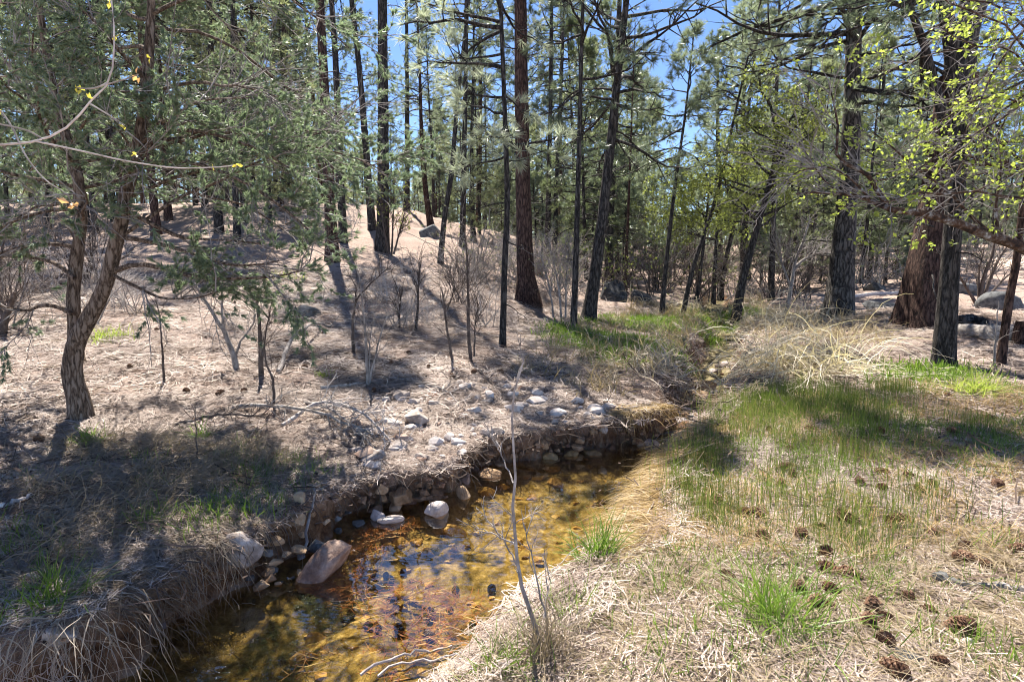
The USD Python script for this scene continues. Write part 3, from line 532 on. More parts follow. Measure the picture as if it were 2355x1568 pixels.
# the lime leaved tree whose long limb reaches in from the right edge
def lime_tree():
    rng = np.random.default_rng(5); Y = 6.0
    b = np.array([6.4, 6.2, float(H(6.4, 6.2))])
    t = thing('lime_leaved_tree', 'tree of fresh lime green leaves whose long lichened limb reaches in from the right', 'tree', b)
    top = b + [.5, .3, 6.0]
    TP = np.array([b - [0, 0, .1], b + [.05, 0, 1.4], b + [.2, .1, 3.2], top])
    obj('trunk', trunk_mesh(TP, .16, .05, 14, 24, .3, .06, 8), 'bark_dark', t, True, b)
    main = np.array([b + [.05, 0, 1.35]] + [at_y(u, v, Y) for u, v in [(2440, 615), (2354, 570), (2260, 536), (2180, 507), (2110, 489), (2050, 482)]] + [at_y(u, v, Y + .2) for u, v in [(2000, 461), (1950, 448), (1880, 443), (1830, 446)]])
    n = 40; Pm = spline(main, n); R = np.interp(np.linspace(0, 1, n), [0, .35, .6, .75, 1], [.075, .058, .042, .025, .009]); R *= 1 + .22 * (noise(np.stack([np.arange(n) * .9, 0 * R, 0 * R], -1), 2) - .5)
    obj('limb', tubes(Pm[None], R[None], 12), 'branch_lichen', t, True, b)
    def px(pts, y): return np.array([at_y(u, v, y) for u, v in pts])
    extra = [(px([(2045, 480), (2018, 440), (1990, 398), (1940, 375), (1922, 350), (1926, 300), (1918, 245), (1905, 195)], Y + .1), .028), (px([(2290, 545), (2235, 500), (2180, 440), (2110, 390), (2040, 330), (2000, 300)], Y + .4), .02),
             (px([(2000, 461), (1975, 430), (1940, 400), (1900, 385), (1850, 390), (1800, 420)], Y - .2), .013), (px([(2300, 552), (2290, 470), (2300, 400), (2290, 320)], Y + .3), .02), (px([(1940, 447), (1900, 420), (1870, 380), (1840, 330)], Y + .3), .01)]
    tw = []
    for P, r in extra:
        P = spline(P, 12); obj('limb', tubes(P[None], taper(1, 12, r, .005), 6), 'branch_lichen', t, True, b); tw.append(P)
    src = np.array([Pm[np.linspace(14, 38, 12).astype(int)]] + [p[None] for p in tw])if False else np.stack([spline(main[4:], 12)] + tw)
    n2 = 34; tg = np.stack([at_y(rng.uniform(1900, 2480), rng.uniform(-60, 520), rng.uniform(5.2, 7.6)) for _ in range(n2)])
    st = np.stack([np.interp(rng.uniform(1.5, 5.8, n2), TP[:, 2] - b[2], TP[:, k]) for k in range(3)], -1)
    A = np.stack([spline([s, (s + e) / 2 + [0, 0, .25], e], 12) for s, e in zip(st, tg)]); A[:, 1:-1] += rng.normal(0, .03, A[:, 1:-1].shape)
    for x in A: obj('limb', tubes(x[None], taper(1, 12, .022, .004), 5), 'branch_lichen', t, True, b)
    s, d, p, _ = spawn(rng, src, 14, .25, 1, .4, 1.1); d = unit(d + [-.5, 0, .12]); B0 = grow(rng, s, d, rng.uniform(.3, 1.1, len(s)), 7, .14, (-.02, 0, -.03))
    s, d, p, _ = spawn(rng, A, 8, .35, 1, .4, 1.1); B1 = grow(rng, s, d, rng.uniform(.25, .7, len(s)), 7, .16)
    s, d, p, _ = spawn(rng, np.vstack([B0, B1]), 3, .2, 1, .4, 1.0); C = grow(rng, s, d, rng.uniform(.12, .35, len(s)), 4, .2)
    obj('twigs', join([tubes(np.vstack([B0, B1]), taper(len(B0) + len(B1), 7, .006, .003), 3, False), tubes(C, taper(len(C), 4, .0035, .002), 3, False)]), 'twig_grey', t, True, b, 'stuff')
    Q = C[C[:, 0, 0] > at_y(1890, 300, Y)[0]]; i = rng.integers(0, len(Q), 1150); c0 = Q[i, 3]
    pos = (c0[:, None] + rng.normal(0, .025, (len(c0), 4, 3))).reshape(-1, 3)
    obj('leaves', leaves(rng, pos, .056), 'leaf_lime', t, False, b, 'stuff')
lime_tree()
q = G(2300, 843); broadleaf('reddish_sapling', 'slim reddish trunked tree at the right edge in front of the log', np.array([q - [0, 0, .1]] + [at_y(u, v, q[1]) for u, v in [(2310, 760), (2320, 690), (2338, 590), (2350, 480), (2362, 300)]]), 21 * q[1] / FPX / 2, .03, 'bark_red', 'leaf_lime', 12, 1.1, 2.6, 900, .055, 27)

# ---------------------------------------------------------------- the twin stemmed juniper
def juniper():
    rng = np.random.default_rng(12); b = G(187, 966); y = b[1]
    t = thing('juniper_tree', 'twin stemmed juniper with grey green foliage and low drooping limbs on the left bank', 'juniper', b)
    s1 = np.array([b - [0, 0, .12]] + [at_y(u, v, y) for u, v in [(180, 920), (166, 860), (172, 800), (198, 745), (230, 685), (262, 580), (290, 450), (316, 340), (332, 250), (345, 80), (350, -150), (350, -400)]])
    s2 = np.array([at_y(182, 830, y + .03)] + [at_y(u, v, y + .06 + k * .03) for k, (u, v) in enumerate([(172, 770), (168, 690), (176, 600), (186, 500), (182, 430), (160, 340), (130, 240), (100, 80), (70, -150)])])
    m = y / FPX / 2
    def stem(P, w, seed, fl):
        n = 46; Q = spline(P, n); r = np.interp(np.linspace(0, 1, n), *w) * m
        v, f = tubes(Q[None], r[None], 18); V = v.reshape(n, 18, 3); k = np.arange(18) * 2 * np.pi / 18
        nn = noise(np.stack([np.cos(k)[None] * 2.6 + np.zeros((n, 1)), np.sin(k)[None] * 2.6 + np.zeros((n, 1)), np.arange(n)[:, None] * .45 + 0 * k[None]], -1), seed) - .5
        return (Q[:, None] + (V - Q[:, None]) * (1 + .34 * nn + fl * np.exp(-np.arange(n) / 2.0)[:, None] * (.4 + noise(np.stack([np.cos(k) * 1.5, np.sin(k) * 1.5, 0 * k], -1), seed + 3)[None]))[..., None]).reshape(-1, 3), f
    obj('stem', stem(s1, ([0, .05, .12, .17, .25, .45, .6, 1], [50, 42, 40, 36, 32, 27, 22, 7]), 1, .35), 'bark_juniper', t, True, b)
    obj('stem', stem(s2, ([0, .1, .3, .6, 1], [30, 27, 25, 20, 7]), 2, 0), 'bark_juniper', t, True, b)
    lim = []
    for pts, dy, r in [([(298, 490), (360, 520), (420, 546), (522, 553), (600, 560)], -.25, .022), ([(276, 545), (360, 560), (450, 585), (540, 610), (640, 600)], -.5, .022), ([(264, 623), (324, 608), (420, 630), (480, 641), (615, 638), (700, 620)], -.3, .024),
                       ([(258, 632), (315, 660), (381, 687), (435, 687), (500, 670)], -.45, .016), ([(165, 722), (99, 702), (60, 715), (20, 709), (-60, 680)], -.3, .022), ([(172, 640), (110, 600), (40, 590), (-60, 600)], .4, .02), ([(185, 480), (110, 470), (20, 520)], .5, .02),
                       ([(310, 380), (400, 370), (520, 400), (640, 470), (720, 540)], -.4, .024), ([(320, 330), (420, 300), (560, 330), (680, 400)], -.2, .022)]:
        P = np.array([at_y(u, v, y + dy * k / (len(pts) - 1)) for k, (u, v) in enumerate(pts)]); lim.append(spline(P, 12)); 
        obj('limb', tubes(lim[-1][None], taper(1, 12, r, r * .3), 6), 'bark_juniper', t, True, b)
    n = 62; h = rng.uniform(1.55, 5.6, n); P1, P2 = spline(s1, 60), spline(s2, 60)
    S = np.stack([np.stack([np.interp(z + b[2], P[:, 2], P[:, k]) for k in range(3)]) for z, P in zip(h, [P1 if rng.random() < .6 else P2 for _ in range(n)])])
    az = rng.uniform(0, 2 * np.pi, n); el = np.interp(h, [1, 2.5, 6], [.1, .35, .9]) + rng.normal(0, .2, n)
    Dv = np.stack([np.cos(az) * np.cos(el), np.sin(az) * np.cos(el), np.sin(el)], -1)
    near = Dv[:, 1] < -.3; Lr = np.interp(h, [1, 2.4, 6], [1.5, 2.3, 1.3]) * rng.uniform(.6, 1.15, n) * np.where(near, .6, 1)
    A = grow(rng, S, Dv, Lr, 12, .12, (0, 0, -.035))
    for x in A: obj('limb', tubes(x[None], taper(1, 12, .018, .005), 5), 'bark_juniper', t, True, b)
    A = np.vstack([A, np.stack(lim)])
    s, d, p, tt = spawn(rng, A, 10, .25, 1, .4, 1.1, .4); B = grow(rng, s, d, rng.uniform(.35, .9, len(s)), 7, .17, (0, 0, -.01))
    s, d, p, t2 = spawn(rng, B, 7, .15, 1, .4, 1.0); C = grow(rng, s, d, rng.uniform(.12, .38, len(s)), 5, .2, (0, 0, .05))
    obj('branches', join([tubes(B, taper(len(B), 7, .007, .0025), 3, False), tubes(C, taper(len(C), 5, .0035, .0015), 3, False)]), 'twig_grey', t, True, b, 'stuff')
    # foliage in clumps: a branchlet is leafy where a coarse noise says so, and bare low down near the trunk
    c = C[:, 3]; dens = .5 + 2.3 * (fbm(c * 1.9, 2, 61) - .5); out = np.hypot(c[:, 0] - b[0] - .4, c[:, 1] - b[1])
    leafy = (dens + .16 * np.clip(out - .7, -1, 1) + .10 * np.clip(c[:, 2] - b[2] - 1.7, -1, 1.3)) > .56
    Q = C[leafy]
    pos = (Q[:, 1:]).reshape(-1, 3); ax = np.repeat(unit(Q[:, -1] - Q[:, 0])[:, None], 4, 1).reshape(-1, 3)
    obj('foliage', needles(rng, pos + rng.normal(0, .012, pos.shape), ax, 27, .055, .009, .1, 1.1, .6), 'juniper_green', t, False, b, 'stuff')
juniper()

# ---------------------------------------------------------------- saplings, shrubs and twigs
def sapling(label, stems, mat_='twig_brown', twigs=10, tl=.35, seed=0, name='bare_sapling', cat='sapling', y=None, buds=None, nb=0, r_tip=.3):
    rng = np.random.default_rng(seed); b = G(*stems[0][0][0]) if y is None else at_y(*stems[0][0][0], y); y = b[1]
    t = thing(name, label, cat, b); S = []
    for k, (pts, w) in enumerate(stems):
        P = np.array([at_y(u, v, y + .06 * k * (j / len(pts))) for j, (u, v) in enumerate(pts)])
        if k == 0: P[0] = b - [0, 0, .05]
        P = spline(P, 12); P[2:] += rng.normal(0, .004, P[2:].shape); r = w * y / FPX / 2
        obj('stem', tubes(P[None], taper(1, 12, r, r * r_tip), 6), mat_, t, True, b); S.append(P)
    S = np.stack(S)
    s, d, p, _ = spawn(rng, S, twigs, .3, 1, .4, 1.1); B = grow(rng, s, unit(d + [0, 0, .25]), tl * rng.uniform(.4, 1.1, len(s)), 6, .2, (0, 0, .04))
    s, d, p, _ = spawn(rng, B, 3, .3, 1, .4, 1.1); C = grow(rng, s, d, tl * rng.uniform(.15, .4, len(s)), 4, .2)
    rt = max(.0022, .0011 * y * .45)
    obj('twigs', join([tubes(B, taper(len(B), 6, rt * 1.3, rt * .6), 3, False), tubes(C, taper(len(C), 4, rt * .8, rt * .5), 3, False)]), mat_, t, True, b, 'stuff')
    if nb:
        i = rng.integers(0, len(C), nb); obj('buds', leaves(rng, C[i, 3], .02 + .0015 * y), buds, t, False, b, 'stuff')
    return t
sapling('slender bare sapling at the water edge in the foreground, rooted in a straw clump', [([(1262, 1500), (1226, 1430), (1200, 1340), (1185, 1250), (1180, 1150), (1186, 1060), (1176, 990), (1188, 900), (1205, 830)], 13), ([(1262, 1480), (1248, 1400), (1232, 1320), (1210, 1230), (1200, 1190)], 7), ([(1185, 1250), (1130, 1225), (1085, 1205)], 5), ([(1187, 1300), (1150, 1230), (1110, 1190)], 5), ([(1180, 1110), (1160, 1060), (1140, 1010)], 5), ([(1250, 1420), (1262, 1350), (1272, 1310)], 4)], 'twig_grey', 5, .16, 1)
sapling('straight thin bare sapling between the juniper and the leaning sapling', [([(377, 885), (373, 800), (368, 740), (360, 690)], 6)], 'twig_brown', 4, .3, 2)
sapling('leaning bare sapling with forked stem right of the juniper', [([(545, 852), (532, 800), (505, 745), (470, 690), (445, 650)], 15), ([(515, 765), (511, 700), (510, 650)], 8), ([(540, 845), (550, 790), (580, 750), (588, 720)], 7)], 'twig_grey', 10, .4, 3)
sapling('upright bare sapling with pale bark beside the leaning one', [([(600, 868), (598, 780), (592, 700), (588, 655)], 13), ([(600, 850), (612, 760), (625, 690)], 6)], 'twig_brown', 12, .45, 4)
sapling('dark crooked sapling leaning over the branch pile', [([(632, 945), (628, 880), (612, 830), (605, 770)], 8)], 'twig_brown', 8, .4, 5)
sapling('small forked sapling on the open slope below the reddish pine', [([(812, 815), (810, 750), (818, 690), (820, 660)], 9), ([(818, 690), (850, 655), (900, 610)], 5)], 'twig_brown', 9, .5, 6)
sapling('pair of pale leaning stems above the branch pile', [([(846, 890), (842, 800), (836, 720), (825, 630)], 9), ([(848, 880), (868, 800), (885, 740), (890, 725)], 7), ([(850, 870), (850, 790), (862, 730)], 4)], 'twig_grey', 14, .35, 7)
sapling('thin brown sapling left of the young pale pine', [([(1083, 832), (1078, 760), (1076, 690), (1074, 600), (1068, 530)], 10), ([(1090, 820), (1092, 760), (1098, 700)], 5)], 'twig_brown', 18, .5, 8)
sapling('small brown sapling with crooked stem between the branch pile and the thin brown sapling', [([(1043, 835), (1030, 770), (1020, 700), (1016, 660)], 8), ([(1022, 720), (1040, 680), (1046, 650)], 5)], 'twig_brown', 14, .5, 9)
sapling('low dark bare sapling on the shaded slope', [([(955, 760), (960, 710), (962, 660), (968, 600)], 8), ([(920, 775), (918, 720), (925, 665)], 6)], 'twig_brown', 18, .55, 10)
sapling('bare upright saplings right of the thickest reddish pine', [([(1290, 735), (1284, 660), (1270, 590), (1262, 540)], 6), ([(1300, 730), (1302, 640), (1310, 560)], 5), ([(1312, 725), (1318, 640), (1298, 560)], 5), ([(1272, 730), (1258, 640), (1240, 580)], 5)], 'twig_grey', 26, .6, 11, buds='leaf_shrub', nb=500)
sapling('leafing shrub with small green leaves at the foot of the thick dark pine', [([(900, 585), (903, 520), (905, 450), (900, 400)], 5), ([(905, 585), (925, 510), (938, 460)], 5), ([(895, 585), (880, 500), (875, 420)], 5)], 'twig_brown', 26, .8, 12, 'leafing_shrub', 'shrub', buds='leaf_olive', nb=1500, y=18.8)
sapling('twisted bare tree behind the dry grass, left of the large grey barked pine', [([(1805, 720), (1818, 660), (1828, 600), (1848, 550), (1862, 500)], 11), ([(1825, 620), (1860, 590), (1900, 580)], 8), ([(1818, 660), (1795, 600), (1780, 560)], 6)], 'twig_grey', 30, .9, 13)
sapling('multi stemmed bare bush behind the slim black pine at the right', [([(2250, 700), (2262, 640), (2285, 570), (2290, 520)], 11), ([(2258, 700), (2285, 620), (2320, 560)], 9), ([(2245, 700), (2215, 650), (2190, 610)], 8), ([(2262, 700), (2310, 640), (2350, 610)], 7), ([(2252, 700), (2250, 630), (2262, 580)], 7)], 'twig_brown', 14, .8, 14, 'bare_bush', 'bush')
sapling('thin grey twig standing before the reddish trunk at the right edge', [([(2286, 850), (2290, 760), (2296, 690)], 6)], 'twig_grey', 5, .25, 15)
sapling('dry reddish stalk at the left bank foot, left of the branch pile', [([(452, 1060), (450, 980), (448, 930)], 4)], 'twig_brown', 2, .1, 16)
sapling('old broken sapling with orange stem at the left edge', [([(0, 770), (14, 730), (34, 670)], 22), ([(14, 730), (-20, 690), (-60, 650)], 12)], 'twig_brown', 14, .6, 17)
sapling('curved brown sapling at the upper left behind the juniper', [([(42, 615), (30, 560), (10, 500), (-10, 470)], 10)], 'twig_brown', 12, .8, 18)
# bare understory shrubs: prototypes and copies
def bare_shrub(seed, h, n, spread, m_, leafm=None, nleaf=0):
    rng = np.random.default_rng(seed); t = thing('bare_shrub', 'x', 'shrub')
    S = rng.normal(0, .12, (n, 3)) * [1, 1, 0]; D = unit(rng.normal(0, 1, (n, 3)) * [spread, spread, 0] + [0, 0, 1.0])
    A = grow(rng, S - [0, 0, .05], D, h * rng.uniform(.6, 1.1, n), 8, .16, (0, 0, .01))
    s, d, p, _ = spawn(rng, A, 5, .2, 1, .4, 1.2); B = grow(rng, s, d, h * rng.uniform(.2, .5, len(s)), 6, .22)
    s, d, p, _ = spawn(rng, B, 2, .2, 1, .4, 1.2); C = grow(rng, s, d, h * rng.uniform(.08, .25, len(s)), 4, .25)
    obj('stems', tubes(A, taper(n, 8, .014, .006), 4), m_, t, True, kind='stuff')
    obj('twigs', join([tubes(B, taper(len(B), 6, .006, .003), 3, False), tubes(C, taper(len(C), 4, .005, .003), 3, False)]), m_, t, True, kind='stuff')
    if nleaf:
        i = rng.integers(0, len(C), nleaf); obj('leaves', leaves(rng, C[i, 3], .05), leafm, t, False, kind='stuff')
    return t
shp = [bare_shrub(201, 1.5, 9, .55, 'twig_grey'), bare_shrub(202, 1.9, 12, .4, 'twig_brown'), bare_shrub(203, 1.2, 11, .8, 'twig_pale'), bare_shrub(204, 2.4, 10, .45, 'twig_grey', 'leaf_shrub', 260), bare_shrub(205, 1.5, 9, .5, 'twig_brown', 'leaf_olive', 300)]
sseen = set(); srng = np.random.default_rng(88)
SADJ = ['spreading grey', 'upright brown', 'low wide pale', 'tall pale leafing', 'brown leafing']
def put_shrub(k, p, s, label, group):
    label = SADJ[k] + ' ' + label; group = group + ', ' + SADJ[k]
    loc, rot, sc = p, (srng.normal(0, 4), srng.normal(0, 4), srng.uniform(0, 360)), (s, s, s)
    if k not in sseen:
        sseen.add(k)
        for op, val in zip(UsdGeom.Xformable(shp[k]).GetOrderedXformOps(), (Gf.Vec3d(*map(float, loc)), Gf.Vec3f(*map(float, rot)), Gf.Vec3f(*map(float, sc)))): op.Set(val)
        setd(shp[k], label, None, group)
    else: dup(shp[k], label, loc, rot, sc, group)
for n_, (u0, u1), (v0, v1), ks, sc, label, group in [
    (9, (850, 1140), (600, 740), [0, 1, 2], .75, 'tangled shrub on the shaded slope below the pines', 'bare shrubs on the slope'),
    (9, (880, 1135), (665, 765), [2, 0, 2], .55, 'knee high shrub in front of the slope pines', 'knee high shrubs on the lower slope'),
    (16, (1060, 1330), (590, 660), [0, 2, 3], .95, 'shrub behind the thickest reddish pine', 'shrubs behind the thickest pine'),
    (26, (1400, 1900), (640, 690), [0, 1, 3, 4, 1], 1.25, 'shrub in the thicket behind the grassy flat', 'shrubs in the thicket'),
    (14, (1900, 2120), (625, 665), [0, 3, 4, 2], 1.2, 'shrub behind the large grey barked pine', 'shrubs behind the grey barked pine'),
    (16, (-60, 330), (600, 760), [0, 1, 2], .8, 'shrub behind the juniper', 'bare shrubs behind the juniper'),
    (8, (600, 830), (470, 560), [0, 2], .9, 'small shrub high on the slope', 'small shrubs high on the slope'),
    (12, (1240, 1330), (600, 690), [3, 3, 0], .8, 'shrub with pinkish pale buds between the dark trunks', 'budding shrubs between the trunks'),
    (6, (2150, 2354), (610, 660), [4, 3], 1.2, 'shrub at the edge of the dirt clearing', 'shrubs by the dirt clearing')]:
    for _ in range(n_): put_shrub(ks[srng.integers(len(ks))], G(srng.uniform(u0, u1), srng.uniform(v0, v1)), sc * srng.uniform(.7, 1.2), label, group)
# budding twig close to the camera, upper left
def near_twig():
    rng = np.random.default_rng(3); Y = 1.35; b = at_y(-60, 338, Y)
    t = thing('budding_twig', 'bare budding twig hanging into view close by at the upper left', 'twig', b)
    def P(pts, n=14, dy=0): return spline(np.array([at_y(u, v, Y + dy) for u, v in pts]), n)
    for pts, w0, w1 in [([(-60, 338), (10, 333), (80, 326), (150, 296), (215, 226), (252, 186), (262, 120), (262, 60), (250, -40)], 5.5, 2.6), ([(80, 325), (180, 346), (310, 374), (420, 387), (545, 380)], 4.5, 2.2), ([(100, 322), (60, 300), (20, 290), (-40, 282)], 4, 3), ([(248, 190), (200, 205), (175, 201)], 4, 2.5),
                        ([(240, 196), (290, 182), (318, 172)], 3.5, 2), ([(205, 238), (245, 262), (287, 289)], 3.5, 2), ([(-30, 225), (20, 280), (60, 360), (105, 415), (160, 455), (165, 470)], 4, 2)]:
        q = P(pts); obj('twig', tubes(q[None], taper(1, 14, w0 * Y / FPX / 2, w1 * Y / FPX / 2), 6), 'twig_pale' if w0 > 4.2 else 'twig_grey', t, True, b)
    for u, v in [(545, 380), (488, 384), (345, 134), (285, 290), (312, 356), (186, 206), (204, 226), (176, 201), (0, 255), (262, 86), (252, 5)]:
        c = at_y(u, v, Y); obj('bud', leaves(rng, np.repeat(c[None], 4, 0), .013, .2), 'bud_yellow', t, False, b)
    for u, v, n_, s in [(165, 470, 4, .023), (312, 174, 3, .02)]:
        c = at_y(u, v, Y); obj('withered_leaf', leaves(rng, np.repeat(c[None], n_, 0) + rng.normal(0, .004, (n_, 3)), s), 'dead_leaf', t, False, b)
near_twig()
# far wood: one mass behind the trees one can tell apart
def far_wood():
    rng = np.random.default_rng(404); ps = []
    holder = UsdGeom.PointInstancer.Define(stage, '/World/far_wood')
    setd(holder.GetPrim(), 'far off pine wood that reads as one green mass behind everything', 'wood', None, 'stuff')
    for k in range(3):
        t = UsdGeom.Xform.Define(stage, f'/World/far_wood/pine_{k:03d}').GetPrim()
        H_ = (11, 14, 8)[k]; path = np.array([[0, 0, -.5], [.1, 0, H_ * .5], [.3, 0, H_]])
        obj('trunk', trunk_mesh(path, .13, .03, 5, 6, .2, seed=k), 'bark_dark', t, True)
        lb, br, nd = crown(rng, path, .13, (1.2, 2.5, .6)[k], H_ * .99, 26, (2.3, 2.4, 1.9)[k], k_tuft=8, nl=.5, nw=.075, subs=4, tufts=2, sides=3, dead=0)
        obj('branches', join(lb), 'bark_dark', t, False); obj('needles', nd, ('needle', 'needle_yellow', 'needle')[k], t, False)
        ps.append(t.GetPath())
    P = []
    while len(P) < 860:
        u = rng.uniform(-400, 2750); y = rng.uniform(48, 150)
        if u < 1250 and y < 60: continue
        x = (u - 1177) / FPX / cP * y
        if 2180 < u < 2420 and y < 60: continue
        P.append((x, y, float(H(x, y)), .5 if 1500 < u < 1690 else 1.0))
    P = np.array(P); n_ = len(P); a = rng.uniform(0, np.pi, n_)
    holder.CreatePrototypesRel().SetTargets(ps)
    holder.CreatePositionsAttr(Vt.Vec3fArray.FromNumpy(P[:, :3].astype(np.float32))); holder.CreateProtoIndicesAttr(Vt.IntArray.FromNumpy(rng.integers(0, 3, n_).astype(np.int32)))
    holder.CreateOrientationsAttr(Vt.QuathArray([Gf.Quath(float(math.cos(x)), 0, 0, float(math.sin(x))) for x in a]))
    holder.CreateScalesAttr(Vt.Vec3fArray.FromNumpy((P[:, 3:] * rng.uniform(.75, 1.25, (n_, 1)) * np.ones((1, 3))).astype(np.float32)))
far_wood()

# ---------------------------------------------------------------- stones
def stone_mesh(rng, dims, sub=2, planes=13, rough=.06):
    if sub < 3:
        h = trimesh.convex.convex_hull(unit(rng.normal(0, 1, ((0, 13, 22)[sub], 3))) * rng.uniform(.8, 1.1, ((0, 13, 22)[sub], 1)))
        return np.array(h.vertices) * np.asarray(dims) / 2, np.array(h.faces)
    m = trimesh.creation.icosphere(sub); d = np.array(m.vertices)
    n_ = unit(rng.normal(0, 1, (planes, 3))); h = rng.uniform(.55, .95, planes)
    c = d @ n_.T; r = np.where(c > .05, h / np.maximum(c, .05), 9).min(1); r = np.minimum(r, 1.15)
    v = d * r[:, None] * (1 + rough * 2 * (fbm(d * 2.5 + rng.uniform(0, 50), 3) - .5))[:, None]
    return v * np.asarray(dims) / 2, np.array(m.faces)
def rotz(a): c, s = math.cos(a), math.sin(a); return np.array([[c, -s, 0], [s, c, 0], [0, 0, 1.0]])
def rotx(a): c, s = math.cos(a), math.sin(a); return np.array([[1, 0, 0], [0, c, -s], [0, s, c]])
def stone(seed, label, uv, wh, mat_='rock_pale', sink=.3, depth=.8, tilt=0, yaw=None, name='stone', cat='stone', group=None, dz=0, sub=3, p=None, planes=13):
    rng = np.random.default_rng(seed); p = G(*uv) if p is None else np.array(p, float); s = np.linalg.norm(p - [0, 0, EYE]) / FPX
    w, h = wh[0] * s, wh[1] * s
    if mat_ != 'rock_wet' and p[1] < 7 and p[2] < ZW and uv is not None: p[2] = ZW - .01
    v, f = stone_mesh(rng, (w * 1.08, w * depth, h * 1.15), sub, planes)
    yw = rng.uniform(-.4, .4) if yaw is None else yaw
    v = v @ (rotz(yw) @ rotx(rng.normal(0, .12)) @ np.array([[math.cos(tilt), 0, math.sin(tilt)], [0, 1, 0], [-math.sin(tilt), 0, math.cos(tilt)]])).T
    t = UsdGeom.Mesh.Get(stage, obj(name, (v, f), mat_, None, 40 if sub > 2 else 18).GetPath())
    t.AddTranslateOp().Set(Gf.Vec3d(*map(float, p + [0, 0, h * (.5 - sink) + dz])))
    return setd(t.GetPrim(), label, cat, group)
c5 = lambda a, b: (784.7 + a * .5004, 783 + b * .5004)
c4 = lambda a, b: (a * .5004, 783 + b * .5004)
